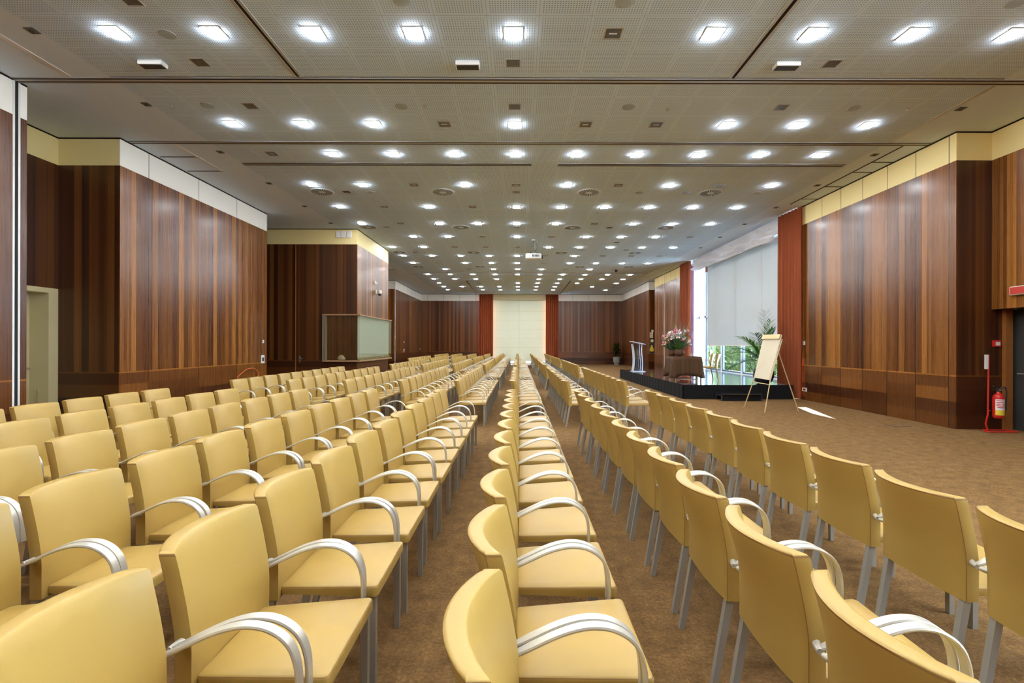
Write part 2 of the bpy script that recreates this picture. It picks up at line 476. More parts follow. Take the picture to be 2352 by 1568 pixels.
d2 = MB().box(8.80, 8.93, 8.74, 8.81, 0, 2.18).build('door_2', M['wood_trim']); struct(d2)
MB().box(9.0, 9.05, 7.2, 8.81, 0, 2.18).build('door_leaf', M['slot'], d2)
MB().tube([(9.0, 8.66, 1.02), (8.93, 8.66, 1.02), (8.93, 8.52, 1.02)], .011, 6).build('door_handle', M['brass'], d2, True)
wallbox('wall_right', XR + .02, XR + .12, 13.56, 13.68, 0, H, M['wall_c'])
wallbox('wall_right', XR + .03, XR + .15, 23.35, 28.5, 0, H, M['wall_r'])
wallbox('wall_right', XR + .12, 9.2, 29.70, 29.82, 0, H, M['wall_f'])
wallbox('wall_right', 8.9, 9.0, 28.4, 29.75, 0, H, M['wall_f'])
wallbox('wall_right', XR + .15, 9.0, 28.38, 28.5, 0, H, M['wall_f'])
wallbox('wall_right', XR, XR + .12, 29.70, YF, 0, H, M['wall_f'])
trim(MB().box(XR + .015, XR + .031, 26.55, 26.58, 0, H-.03), M['white'])

# --- far wall with its window, and the wall behind the camera
wallbox('wall_back', -8.2, -3.0, YF, YF + .15, 0, H, M['wall_f'])
wallbox('wall_back', 3.0, 8.2, YF, YF + .15, 0, H, M['wall_f'])
wallbox('wall_back', -3.0, 3.0, YF + .0, YF + .15, 4.95, H, M['door_cream'])
wallbox('wall_back', -3.0, 3.0, YF + .0, YF + .15, 0, .12, M['white'])
wallbox('wall_front', -10.5, 10.5, YB - .15, YB, 0, H, M['wall_f'])
w2 = MB()
for x in (-3.0, -1.0, 1.0, 2.94): w2.box(x, x + .06, YF + .04, YF + .10, .12, 4.95)
for z in (.12, 2.5, 4.89): w2.box(-3, 3, YF + .04, YF + .10, z, z + .06)
w2 = struct(w2.build('window_2', M['frame_white']))
MB().box(-3, 3, YF + .065, YF + .072, .12, 4.95).build('window_pane', M['glass'], w2)

# --- big right window: reveal, frame, panes
WY0, WY1 = 13.68, 23.35; XW = 8.55
wallbox('wall_right', XR + .12, XW + .2, WY0 - .1, WY0, 0, H, M['white'])
wallbox('wall_right', XR + .15, XW + .2, WY1, WY1 + .1, 0, H, M['white'])
wallbox('wall_right', XW, XW + .25, WY0, WY1, 0, .38, M['white'])
wallbox('wall_right', XW - .05, XW + .3, WY0, WY1, 5.05, H, M['white'])
w1 = MB()
for y in (22.95, 22.2, 20.45, 18.6, 16.7, 14.9, 13.7): w1.box(XW, XW + .12, y - .06, y + .06, .38, 5.05)
w1.box(XW, XW + .10, WY0, WY1, 2.76, 2.86); w1.box(XW - .03, XW + .14, WY0, WY1, .36, .42)
w1 = struct(w1.build('window_1', M['frame_white']))
sash = MB()
for (a, b) in ((20.51, 22.14), (18.66, 20.39), (16.76, 18.54), (14.96, 16.64)):
    for y in (a, b - .07): sash.box(XW + .02, XW + .09, y, y + .07, .42, 2.76); sash.box(XW + .02, XW + .09, y, y + .07, 2.86, 5.0)
    for z in (.42, 2.69): sash.box(XW + .02, XW + .09, a, b, z, z + .07)
sash.build('window_sash', M['blue_frame'], w1)
MB().box(XW + .05, XW + .058, WY0, WY1, .42, 5.05).build('window_pane', M['glass'], w1)

# ------------------------------------------------------------------ chairs
def smooth_path(P, per=5):
    out = []
    for i in range(len(P) - 1):
        p0 = P[max(i-1, 0)]; p1 = P[i]; p2 = P[i+1]; p3 = P[min(i+2, len(P)-1)]
        for k in range(per):
            t = k/per
            out.append(tuple(.5*((2*b) + (c-a)*t + (2*a-5*b+4*c-d)*t*t + (-a+3*b-3*c+d)*t**3) for a, b, c, d in zip(p0, p1, p2, p3)))
    out.append(P[-1]); return out

ZT, ZB = .848, .385
def back_mb(nu=14, hi=True):
    mb = MB(); W = .245
    def front(z, u):
        x = 0.0
        if z > .56: x -= .054*((z-.56)/(ZT-.56))**1.35
        t = max(0, (z-.40)/(ZT-.40))
        s = .008 + .064*t**.9
        return x - s*(1-u*u)
    def loop(z, ins, zz):
        pts = []
        us = [-1 + 2*i/nu for i in range(nu+1)]
        for i, u in enumerate(us):
            pts.append((front(z, u) - ins, u*(W-ins), zz))
        th = lambda u: .056 + .008*(1-u*u)
        if hi:
            for (dx, uu) in ((.012, 1.0),):
                pts.append((front(z, 1) - th(1) + .003, (W-ins), zz))
        for u in reversed(us):
            w = (W - ins) if abs(u) < 1 else (W - ins - (.002 if hi else 0))
            pts.append((front(z, u) - th(u) + ins, math.copysign(min(abs(u)*W, w), u) if u else 0, zz))
        if hi: pts.append((front(z, -1) - th(1) + .003, -(W-ins), zz))
        return pts
    zs = [ZB + (ZT-.012-ZB)*k/(9 if hi else 4) for k in range((9 if hi else 4)+1)]
    L = [loop(ZB+.006, .010, ZB)] if hi else []
    L += [loop(z, 0, z) for z in zs]
    if hi: L += [loop(ZT, .0025, ZT-.005), loop(ZT, .006, ZT-.0015), loop(ZT, .014, ZT)]
    else: L += [loop(ZT, .006, ZT)]
    n = len(L[0]); nl = len(L)
    a = nu + 1                       # index of right rear bevel point
    def mis(k, i):
        if not hi: return 0
        if k >= 1 and (i == a or i == n - 2) : return 1
        if k == nl - 4 and i > nu: return 1
        return 0
    b = len(mb.v)
    mb.loft(L, 0, False, mis)
    # caps as strips front-to-back
    for lev, flip in ((0, True), (nl-1, False)):
        base = b + lev*n
        off = 2 if hi else 1
        for i in range(nu):
            q = [base+i, base+i+1, base + (nu + off + nu - i - 1), base + (nu + off + nu - i)]
            mb.f.append(tuple(reversed(q)) if flip else tuple(q)); mb.m.append(0)
        if hi:
            for tri in ((base+nu, base+nu+1, base+nu+2), (base+n-1, base, base+n-2)):
                mb.f.append(tuple(reversed(tri)) if flip else tri); mb.m.append(0)
    return mb
def seat_mb(hi=True):
    mb = MB(); x0, x1, w = -.012, .44, .25
    def tp(l): return [(x, y*(1-.14*max(0, (.44-x)/.45)**1.2), z - .020*((.44-x)/.45)**1.3*(1 if z > .41 else .3)) for x, y, z in l]
    lv = [(.400, .010), (.404, 0), (.440, 0), (.4445, .0015), (.448, .004), (.4515, .012), (.453, .05)] if hi else [(.400, 0), (.446, 0), (.452, .012)]
    L = [tp(rrect(x0+i, x1-i, -w+i, w-i, .02, z, 4 if hi else 1)) for z, i in lv]
    return mb.loft(L, 0, True, (lambda k, i: 1 if k == 3 else 0) if hi else None)
def leg_mb(front, s):
    mb = MB(); y0, y1 = (s*.205, s*.234) if s > 0 else (s*.234, s*.205)
    if front: a, b = (.396, .428), (.398, .426)
    else: a, b = (-.052, -.018), (-.118, -.090)
    top = [(a[0], y0, .402), (a[1], y0, .402), (a[1], y1, .402), (a[0], y1, .402)]
    bot = [(b[0], y0, 0), (b[1], y0, 0), (b[1], y1, 0), (b[0], y1, 0)]
    return mb.loft([bot, top])
ARM = [(-.046, .560), (-.01, .572), (.05, .601), (.12, .633), (.18, .652), (.232, .6585), (.285, .652), (.333, .628), (.365, .592), (.382, .545), (.388, .49), (.388, .415)]
def arm_mb(s, hi=True):
    mb = MB(); path = smooth_path(ARM, 4 if hi else 1); t = .0055; loops = []
    yc = s*.2712; hw = .0188
    for i, (x, z) in enumerate(path):
        p = path[max(i-1, 0)]; q = path[min(i+1, len(path)-1)]
        d = Vector((q[0]-p[0], q[1]-p[1])).normalized(); nx, nz = -d.y, d.x
        w = hw*(.55 + .45*min(1, i/(len(path)*.16)))
        c = .0025
        loops.append([(x+nx*t*a, yc+w*b, z+nz*t*a) for a, b in ((-1, -1+c/w), (-1, 1-c/w), (0, 1), (1, 1-c/w), (1, -1+c/w), (0, -1))])
    return mb.loft(loops)
def bracket_mb(s, mb=None):
    mb = mb or MB()
    mb.tube([(-.030, s*.240, .562), (-.040, s*.262, .561), (-.044, s*.284, .560)], [.014, .011, .010], 10)
    return mb

CH_LABEL = 'cream leather armchair'
def make_chair():
    r = thing('conference_chair', (0, 0, 0), 'x', 'chair', 'cream conference chairs in rows')
    seat_mb().build('seat', [M['leather'], M['seam']], r, True, 50)
    back_mb().build('backrest', [M['leather'], M['seam']], r, True, 50)
    for s in (-1, 1):
        leg_mb(True, s).build('leg', M['leg'], r); leg_mb(False, s).build('leg', M['leg'], r)
        a = arm_mb(s).build('armrest', M['alu'], r, True, 45)
        bracket_mb(s).build('bracket', M['alu'], a, True, 45)
    freeze(r); return r
proto = make_chair()

def lowres_chair(mb=None, dx=0, dy=0):
    mb = mb or MB(); b0 = len(mb.v)
    for part, mi in ((seat_mb(False), 0), (back_mb(6, False), 0)):
        mb.add([(x+dx, y+dy, z) for x, y, z in part.v], part.f, 0)
    for s in (-1, 1):
        for part, mi in ((leg_mb(True, s), 2), (leg_mb(False, s), 2), (arm_mb(s, False), 1)):
            mb.add([(x+dx, y+dy, z) for x, y, z in part.v], part.f, mi)
    return mb
far_proto = lowres_chair().build('conference_chair', [M['leather'], M['alu'], M['leg']], None, True, 40)
tag(far_proto, 'x', 'chair', 'cream conference chairs in rows')
used = {'p': False, 'f': False}

ROWX = [2.04, .985, 0.0, -1.057, -2.105, -3.15, -4.20, -5.245]       # front row (by the stage) to back row
ROWN = ['front row', 'second row', 'third row', 'fourth row', 'fifth row', 'sixth row', 'seventh row', 'eighth row']
PITCH = .586
BLK = [(1.549, 'first block, beside the fire extinguisher'), (8.92, 'second block, facing the flip chart'), (16.1, 'third block, facing the flower table'), (23.3, 'fourth block, beyond the lectern')]
KMIN0 = [0, -1, -1, -1, 0, 1, 3, 5]
jit = random.Random(3)
for bi, (y0, bn) in enumerate(BLK):
    for ri, x in enumerate(ROWX):
        if bi == 2 and ri == 7: continue
        for k in range(KMIN0[ri] if bi == 0 else 0, 10):
            n = 10 - k
            pos = ORD[n] + ' from far end'
            label = 'cream armchair, %s of %s, %s' % (pos, ROWN[ri], bn)
            loc = (x + jit.uniform(-.008, .008), y0 + PITCH*k + .25, 0); rz = jit.uniform(-.006, .006)
            if bi < 3:
                if not used['p'] and bi == 0:
                    used['p'] = True; proto.location = loc; proto.rotation_euler = (0, 0, rz); proto['label'] = label
                else: dup(proto, loc, label, rz=rz, deep=bi < 2)
            else:
                if not used['f']: used['f'] = True; o = far_proto
                else: o = far_proto.copy(); COL.objects.link(o)
                o.location = loc; o.rotation_euler = (0, 0, rz); o['label'] = label
mb = MB()
for ri, x in enumerate(ROWX):
    for k in range(10): lowres_chair(mb, x, 30.5 + PITCH*k + .25)
o = mb.build('conference_chairs', [M['leather'], M['alu'], M['leg']], None, True, 40)
tag(o, 'mass of small cream armchairs in the last block before the end window', 'chairs', kind='stuff')

# ------------------------------------------------------------------ ceiling fixtures
M['lamp'] = emit('lit_diffuser', (.95, .98, 1.0), LAMP)
def downlight(lit):
    r = thing('downlight', (0, 0, 0), 'x', 'ceiling light', 'square ceiling downlights')
    f = MB(); a, b = .118, .098
    for q in ((-a, a, -a, -b), (-a, a, b, a), (-a, -b, -b, b), (b, a, -b, b)): f.box(q[0], q[1], q[2], q[3], -.007, .0)
    f.build('frame', M['white'] if lit else M['track'], r)
    if lit: MB().box(-b, b, -b, b, -.018, 0, bev=.003).build('diffuser', M['lamp'], r)
    else:
        MB().box(-b, b, -b, b, -.0015, 0).build('reflector', M['reflector'], r)
        g = MB(); g.tube([(-.05, 0, -.004), (.05, 0, -.004)], .010, 8); g.build('bulb', M['offwhite'], r, True)
    freeze(r); return r
M['reflector'] = simple('lamp_reflector', (.14, .16, .17), .3, .3, namt=.5, nscale=16)
dl_on, dl_off = downlight(True), downlight(False)
state = {True: False, False: False}
def put_light(x, y, lit, label):
    src = dl_on if lit else dl_off
    if not state[lit]:
        state[lit] = True; src.location = (x, y, H); src['label'] = label
    else: dup(src, (x, y, H), label)
LX = lambda n: -.08 + 1.25*n
ROWY = {1: 6.06, 2: 8.57, 3: 9.92}
for r in range(4, 17): ROWY[r] = 11.83 + 1.884*(r-4)
ALL = list(range(-4, 6))
OFF = {1: [1], 2: [-1, 1, 2], 3: [-4], 4: [-2, 0, 2, 4], 5: [-3, -1], 6: [-3, 2], 7: [-1, 1, 5], 8: [-2, -1, 0], 9: [1, 3, 4, 5], 10: [-3, 1],
       11: [-2, 2, 4], 12: [], 13: [0], 14: [-2], 15: [3], 16: [-3, 3]}
NONE = {3: [], 7: [-4], 11: [-4, 5], 13: [], 14: [-3, -1, 4], 15: [5], 16: [4], 9: [], 8: []}
for r, y in ROWY.items():
    seq = 0
    for n in reversed(ALL):
        if n in NONE.get(r, []): continue
        seq += 1
        lit = n not in OFF[r]
        put_light(LX(n), y, lit, '%s square ceiling downlight, %s from window side, row %s counted from the camera end' % ('lit' if lit else 'unlit dark', ORD[seq], ORD[r]))
# unseen rows of the same lamps, added over and behind the viewer for brightness
for y in (4.17, 2.29, .41, -1.47):
    for n in (-4, -3, -2, -1, 0, 1, 2, 3, 4, 5):
        put_light(LX(n), y, True, 'lit square ceiling downlight added overhead, out of the frame')

def once(build):
    st = {}
    def f(loc, label, rz=0):
        if 'o' not in st:
            st['o'] = build(); st['o'].location = loc; st['o']['label'] = label; st['o'].rotation_euler = (0, 0, rz); freeze(st['o']); return st['o']
        return dup(st['o'], loc, label, rz=rz)
    return f
# round swirl diffusers
def mk_diff():
    r = thing('swirl_diffuser', (0, 0, 0), 'x', 'air diffuser', 'round ceiling air diffusers')
    MB().lathe([(.30, 0), (.30, -.006), (.275, -.012), (.0001, -.012)], n=32).build('face_plate', M['plain_ceiling'], r, True)
    s = MB()
    for k in range(24):
        a = 2*PI*k/24; a2 = a + .12
        p = [(.09*math.cos(a), .09*math.sin(a)), (.26*math.cos(a2), .26*math.sin(a2)), (.26*math.cos(a2+.13), .26*math.sin(a2+.13)), (.09*math.cos(a+.12), .09*math.sin(a+.12))]
        s.add([(x, y, -.0135) for x, y in p] + [(x, y, -.012) for x, y in p], [(0, 3, 2, 1), (4, 5, 6, 7), (0, 1, 5, 4), (1, 2, 6, 5), (2, 3, 7, 6), (3, 0, 4, 7)])
    s.build('slots', M['slot'], r); return r
diff = once(mk_diff)
dl = [(-5.06, 12.4), (-1.96, 12.4), (1.78, 12.4), (4.9, 12.4), (-5.03, 16.1), (-1.94, 16.1), (1.77, 16.1), (4.87, 16.1), (-5.07, 20.5), (-1.93, 20.5), (1.79, 20.5), (4.9, 20.5), (-5.03, 24.2), (-1.95, 24.2), (3.04, 24.2), (5.5, 24.2)]
for i, (x, y) in enumerate(dl):
    diff((x, y, H), 'round swirl air diffuser in the ceiling, %s from window side, %s line of four' % (ORD[4 - i % 4], ORD[i//4+1]))
# round flush speakers
def mk_spk():
    r = thing('ceiling_speaker', (0, 0, 0), 'x', 'speaker', 'round ceiling speakers')
    MB().lathe([(.10, 0), (.10, -.006), (.092, -.008), (.0001, -.008)], n=28).build('grille', M['speaker'], r, True)
    MB().lathe([(.104, 0), (.104, -.004), (.100, -.004)], n=28, cap=False).build('rim', M['track'], r); return r
M['speaker'] = simple('speaker_mesh', (.40, .47, .50), .8, namt=.25, nscale=300)
spk = once(mk_spk)
sp = [(-1.34, 5.50), (1.2, 5.50), (-4.45, 6.1), (5.65, 5.5), (-5.11, 7.92), (-1.94, 7.94), (1.79, 7.94), (5.5, 7.96), (-3.8, 12.4), (3.07, 12.4), (6.1, 12.4)]
sn = ['over the aisle edge, third row of ceiling tiles', 'nearly cut by the top of the view, stage side', 'between two lit lamps by the side wall', 'at the upper window-side corner', 'faint, beside the plain margin by the door', 'before the second row of lamps, over fifth row', 'before the second row of lamps, over front row', 'before the second row of lamps, window side', 'between swirl diffusers over the seventh row', 'between swirl diffusers near the stage', 'by the plain margin near the window']
for (x, y), s in zip(sp, sn): spk((x, y, H), 'round flush ceiling speaker ' + s)
# recessed square spots (unlit) off the lamp grid
def mk_rec():
    r = thing('recessed_spot', (0, 0, 0), 'x', 'ceiling spotlight', 'recessed square spots')
    f = MB(); a, b = .105, .09
    for q in ((-a, a, -a, -b), (-a, a, b, a), (-a, -b, -b, b), (b, a, -b, b)): f.box(q[0], q[1], q[2], q[3], -.005, 0)
    f.build('frame', M['track'], r)
    MB().add([(-b, -b, -.001), (b, -b, -.001), (b, b, -.001), (-b, b, -.001), (-.04, .0, -.0035), (.04, .0, -.0035), (.04, .07, -.0035), (-.04, .07, -.0035)],
             [(0, 4, 5, 1), (1, 5, 6, 2), (2, 6, 7, 3), (3, 7, 4, 0), (4, 7, 6, 5)]).build('reflector', M['reflector'], r); return r
rec = once(mk_rec)
rl = [(-4.44, 6.71), (-.09, 6.71), (4.33, 6.71), (-4.43, 5.49), (-4.42, 7.94), (-.08, 7.94), (4.3, 7.94), (-4.43, 12.38), (4.29, 12.38), (-.08, 12.38), (-4.42, 16.1), (-.09, 16.1), (3.0, 16.1), (-4.42, 20.5), (3.7, 18.4), (2.6, 19.9), (4.4, 19.9)]
rn = ['in front of the partition track, door side', 'in front of the partition track, middle', 'in front of the partition track, window side', 'cut by the top of the view', 'just past the partition track, door side', 'just past the partition track, middle', 'just past the partition track, window side', 'level with the big swirl diffusers, door side', 'level with the big swirl diffusers, window side', 'level with the big swirl diffusers, middle', 'beside the second line of diffusers, door side', 'beside the second line of diffusers, middle', 'beside the second line of diffusers, stage side', 'beside the third line of diffusers, door side', 'in the bright patch over the stage', 'over the lectern side of the stage', 'over the window side of the stage']
for (x, y), s in zip(rl, rn): rec((x, y, H), 'small unlit square recessed spot ' + s)
# surface boxes
def mk_box():
    r = thing('emergency_light', (0, 0, 0), 'x', 'emergency light', 'surface mounted emergency lights')
    MB().box(-.165, .165, -.07, .07, -.06, 0, bev=.006).build('housing', M['white'], r)
    MB().box(-.15, .15, -.055, .055, -.066, -.058).build('lens', M['dark'], r); return r
emb = once(mk_box)
for (x, y), s in zip([(-5.09, 6.71), (-.72, 6.71), (3.70, 6.71)], ['door side', 'middle', 'window side']):
    emb((x, y, H), 'white box emergency light with dark lens before the partition track, ' + s)
# small square sensors on the plain margins
def mk_sens():
    r = thing('ceiling_sensor', (0, 0, 0), 'x', 'sensor', 'small dark ceiling sensors')
    MB().box(-.06, .06, -.06, .06, -.012, 0, bev=.003).build('sensor_plate', M['sens'], r)
    MB().lathe([(.035, -.012), (.03, -.02), (.0001, -.022)], n=14).build('lens', M['dark'], r, True); return r
M['sens'] = simple('sensor_grey', (.10, .10, .10), .5)
sens = once(mk_sens)
ys = [6.03, 7.88, 9.83, 11.75, 13.7, 15.6]
for i, y in enumerate(ys): sens((-6.08, y, H), 'small dark square sensor beside the door-side ceiling margin, %s from the camera end' % ORD[i+1])
ys = [7.97, 9.9, 11.8, 13.7, 15.6, 17.5, 19.4]
for i, y in enumerate(ys): sens((7.27, y, H), 'small dark square sensor beside the window-side ceiling margin, %s from the camera end' % ORD[i+1])
# sprinklers
def mk_spr():
    r = thing('sprinkler', (0, 0, 0), 'x', 'sprinkler', 'ceiling sprinklers')
    MB().lathe([(.03, 0), (.03, -.004), (.008, -.006), (.008, -.03), (.022, -.032), (.022, -.035), (.0001, -.035)], n=12).build('sprinkler_head', M['track'], r, True); return r
spr = once(mk_spr)
for (x, y), s in zip([(-5.7, 7.93), (-1.55, 7.92), (2.45, 8.0), (6.4, 7.97), (1.9, 11.2), (-3.2, 14.3), (2.3, 14.3)], ['by the door-side margin', 'between speaker and centre lamp', 'before the unlit stage-side lamps', 'at the window-side margin', 'behind the slot diffuser', 'over the sixth row', 'over the front row']):
    spr((x, y, H), 'tiny ceiling sprinkler ' + s)
# linear slots
for i, (x0, x1, y, s) in enumerate([(-6.0, .26, 10.49, 'on the door side'), (.83, 7.04, 10.49, 'on the window side')]):
    r = thing('slot_diffuser', ((x0+x1)/2, y, H), 'long dark linear slot air diffuser across the ceiling ' + s, 'air diffuser', 'linear slot diffusers')
    h = (x1-x0)/2
    MB().box(-h, h, -.07, .07, -.004, 0).build('slot', M['slot'], r)
    f = MB()
    for q in ((-h, h, -.08, -.07), (-h, h, .07, .08), (-h, h, -.012, .012)): f.box(q[0], q[1], q[2], q[3], -.008, 0)
    f.build('blade', M['track'], r)
# projector on its pole
r = thing('projector', (.53, 18.0, 4.68), 'white video projector hanging from a pole under the ceiling', 'projector')
MB().box(-.29, .29, -.22, .22, 0, .20, bev=.03).build('body', M['projector'], r, True)
g = MB()
for k in range(6): g.box(-.05 + .045*k, -.02 + .045*k, -.226, -.218, .07, .15)
g.build('vent', M['dark'], r)
MB().tube([(.291, -.05, .10), (.35, -.05, .10)], .07, 16).build('lens', M['dark'], r, True)
MB().tube([(0, 0, .742), (0, 0, .36)], .025, 10).build('pole', M['dark'], r, True)
g = MB()
for sx in (-1, 1):
    for sy in (-1, 1): g.tube([(sx*.16, sy*.12, .20), (0, 0, .38)], .008, 6)
g.build('bracket', M['dark'], r); MB().lathe([(.07, .742), (.07, .70), (.05, .69), (.0001, .69)], n=16).build('ceiling_plate', M['track'], r, True)
cab = MB(); cab.tube(smooth_path([(.03, 0, .70), (.10, .02, .6), (.13, .03, .45), (.06, .02, .3), (.02, .02, .2)], 4), .006, 6); cab.build('cable', M['dark'], r, True)
# small dome camera on the ceiling far off
r = thing('dome_camera', (5.05, 25.2, H), 'dark dome camera on ceiling over the lectern side', 'camera')
MB().lathe([(.08, 0), (.08, -.04), (.065, -.09), (.03, -.12), (.0001, -.125)], n=16).build('dome', M['dark'], r, True)

# ------------------------------------------------------------------ stage and what stands on it
SZ = .40; SX0, SX1, SY0, SY1 = 4.63, 7.70, 13.6, 22.05
r = thing('stage', (SX0, SY0, 0), 'low black glossy stage platform beside the big window', 'stage')
def loc(o, base): o.location = (-base[0], -base[1], -base[2])
d = MB().box(0, SX1-SX0, 0, SY1-SY0, SZ-.05, SZ).build('deck', M['deck'], r)
MB().box(SX1-SX0, XW-.06-SX0, 1.35, SY1-SY0, SZ-.05, SZ-.002).build('deck', M['deck'], r)
def pleat(p0, p1, z0, z1, amp, per, name, mat, parent, thick=.012, n=None, seed=1, flare=0):
    """hanging cloth between two floor points, sinusoidal folds, closed with thickness"""
    p0 = Vector(p0); p1 = Vector(p1); L = (p1-p0).length; d = (p1-p0)/L; nrm = Vector((-d.y, d.x))
    q = random.Random(seed); n = n or int(L/per*8); ph = [q.uniform(-.5, .5) for _ in range(n+1)]
    zs = [z0 + (z1-z0)*k/6 for k in range(7)]
    loops = []
    for z in zs:
        f = []; bk = []
        t = (z-z0)/(z1-z0)
        for i in range(n+1):
            s = L*i/n
            a = amp*(1 + flare*(1-t))*(.75 + .25*math.sin(s*3.1+seed))
            o = a*math.sin(2*PI*s/per + .6*math.sin(s*2.3/per*.4 + seed) + .25*t)
            c = p0 + d*s + nrm*o
            f.append((c.x - nrm.x*thick/2, c.y - nrm.y*thick/2, z)); bk.append((c.x + nrm.x*thick/2, c.y + nrm.y*thick/2, z))
        loops.append(f + bk[::-1])
    mb = MB(); b = len(mb.v); mb.loft(loops, 0, False)
    m = n + 1; N = 2*m
    for lev, flip in ((0, 1), (len(zs)-1, 0)):
        for i in range(n):
            qd = [b+lev*N+i, b+lev*N+i+1, b+lev*N+N-2-i, b+lev*N+N-1-i]
            mb.f.append(tuple(qd)); mb.m.append(0)
    return mb.build(name, mat, parent, True, 60)
pleat((-.02, 0), (-.02, SY1-SY0), .005, SZ-.01, .007, .34, 'skirt', M['skirt'], r, .006)
MB().box(0, SX1-SX0, -.012, 0, .005, SZ-.012).build('skirt', M['skirt'], r)
MB().box(.05, SX1-SX0-.05, .05, SY1-SY0-.05, 0, SZ-.05).build('understructure', M['black_gap'], r)
# step
r = thing('stage_step', (6.05, 13.32, 0), 'small black step in front of the stage', 'step')
MB().box(-.56, .56, -.22, .22, .17, .20, bev=.004).build('tread', M['deck'], r)
f = MB()
for sx in (-1, 1):
    f.box(sx*.54-.015, sx*.54+.015, -.20, -.17, 0, .17); f.box(sx*.54-.015, sx*.54+.015, .17, .20, 0, .17)
    f.box(sx*.54-.012, sx*.54+.012, -.17, .17, .13, .17)
f.build('step_frame', M['dark'], r)
MB().box(-.52, .52, -.17, -.155, .0, .165).build('riser', M['skirt'], r)

# lectern
r = thing('lectern', (4.99, 20.3, SZ), 'clear and frosted acrylic lectern on far end of the stage', 'lectern')
MB().box(-.27, .27, -.22, .22, 0, .025, bev=.006).build('base', M['frosted'], r)
def curved_panel(x, z): return x
prof = [(-.22, .025), (-.185, .25), (-.175, .5), (-.19, .8), (-.225, 1.05), (-.25, 1.15)]
pp = smooth_path(prof, 4)
lp = [[(x-.007, -.17, z), (x+.007, -.17, z), (x+.007, .17, z), (x-.007, .17, z)] for x, z in pp]
MB().loft(lp).build('front_panel', M['frosted'], r, True, 40)
for s in (-1, 1):
    lp = [[(x+.008, s*.175-.005, z), (.13+.02*math.sin(z*5), s*.175-.005, z), (.13+.02*math.sin(z*5), s*.175+.005, z), (x+.008, s*.175+.005, z)] for x, z in pp]
    MB().loft(lp).build('side_panel', M['acrylic'], r)
    lp = [[(.12+.02*math.sin(z*5), s*.175-.012, z), (.15+.02*math.sin(z*5), s*.175-.012, z), (.15+.02*math.sin(z*5), s*.175+.012, z), (.12+.02*math.sin(z*5), s*.175+.012, z)] for x, z in pp]
    MB().loft(lp).build('edge_rail', M['frosted'], r)
MB().box(-.14, .11, -.17, .17, .62, .635).build('shelf', M['acrylic'], r)
t = MB(); c, s_ = math.cos(-.20), math.sin(-.20)
for z0 in (0,):
    vs = []
    for zz in (0, .022):
        for (x, y) in ((-.30, -.27), (.27, -.27), (.27, .27), (-.30, .27)): vs.append((x*c - zz*s_, y, 1.185 + x*s_*1.0 + zz*c))
    t.add(vs, [(0, 3, 2, 1), (4, 5, 6, 7), (0, 1, 5, 4), (1, 2, 6, 5), (2, 3, 7, 6), (3, 0, 4, 7)])
t.build('reading_top', M['frosted'], r)

# table with brown cloth
TX0, TX1, TY0, TY1, TZ = 4.70, 5.56, 14.72, 15.44, 1.165
r = thing('folding_table', (5.13, 15.08, SZ), 'table with chrome legs under the brown cloth on the stage', 'table')
hx, hy = (TX1-TX0)/2, (TY1-TY0)/2
MB().box(-hx+.02, hx-.02, -hy+.02, hy-.02, .72, .75).build('tabletop', M['white'], r)
for sx in (-1, 1):
    for sy in (-1, 1):
        MB().tube([(sx*(hx-.1), sy*(hy-.08), 0), (sx*(hx-.1), sy*(hy-.08), .72)], .018, 8).build('leg', M['alu'], r, True)
for sy in (-1, 1): MB().tube([(-hx+.1, sy*(hy-.08), .07), (hx-.1, sy*(hy-.08), .07)], .013, 8).build('foot_bar', M['alu'], r, True)
def cloth_mesh():
    mb = MB(); n = 40; per = []
    # perimeter of the table top, clockwise, then the hanging hem with folds at the corners
    def per_pt(t):
        P = 2*(2*hx+2*hy); s = t*P
        for (a, b) in (((-hx, -hy), (hx, -hy)), ((hx, -hy), (hx, hy)), ((hx, hy), (-hx, hy)), ((-hx, hy), (-hx, -hy))):
            L = math.hypot(b[0]-a[0], b[1]-a[1])
            if s <= L + 1e-9: return (a[0]+(b[0]-a[0])*s/L, a[1]+(b[1]-a[1])*s/L)
            s -= L
        return (-hx, -hy)
    N = 160; top = [per_pt(i/N) for i in range(N)]
    corners = [(-hx, -hy), (hx, -hy), (hx, hy), (-hx, hy)]
    loops = []
    for lev in range(7):
        t = lev/6; l = []
        for i, (x, y) in enumerate(top):
            dc = min(math.hypot(x-cx, y-cy) for cx, cy in corners)
            cor = math.exp(-(dc/.16)**2)
            nx = (-1 if abs(x+hx) < 1e-6 else 1 if abs(x-hx) < 1e-6 else 0); ny = (-1 if abs(y+hy) < 1e-6 else 1 if abs(y-hy) < 1e-6 else 0)
            o = .008 + t*(.02 + .085*cor + .010*math.sin(i*.9) + .012*math.sin(i*.37+1))
            drop = t*(.565 + .085*cor)
            l.append((x+nx*o, y+ny*o, .762-drop))
        loops.append(l)
    mb.loft(loops, 0, False)
    b = len(mb.v); mb.v += [(x, y, .762) for x, y in top]; mb.f.append(tuple(range(b, b+N))); mb.m.append(0)
    return mb
o = cloth_mesh().build('tablecloth', M['tablecloth'], None, True, 40)
o.location = (5.13, 15.08, SZ); sol = o.modifiers.new('s', 'SOLIDIFY'); sol.thickness = .004; sol.offset = 1
tag(o, 'dark brown cloth draped over the table on the stage', 'tablecloth')
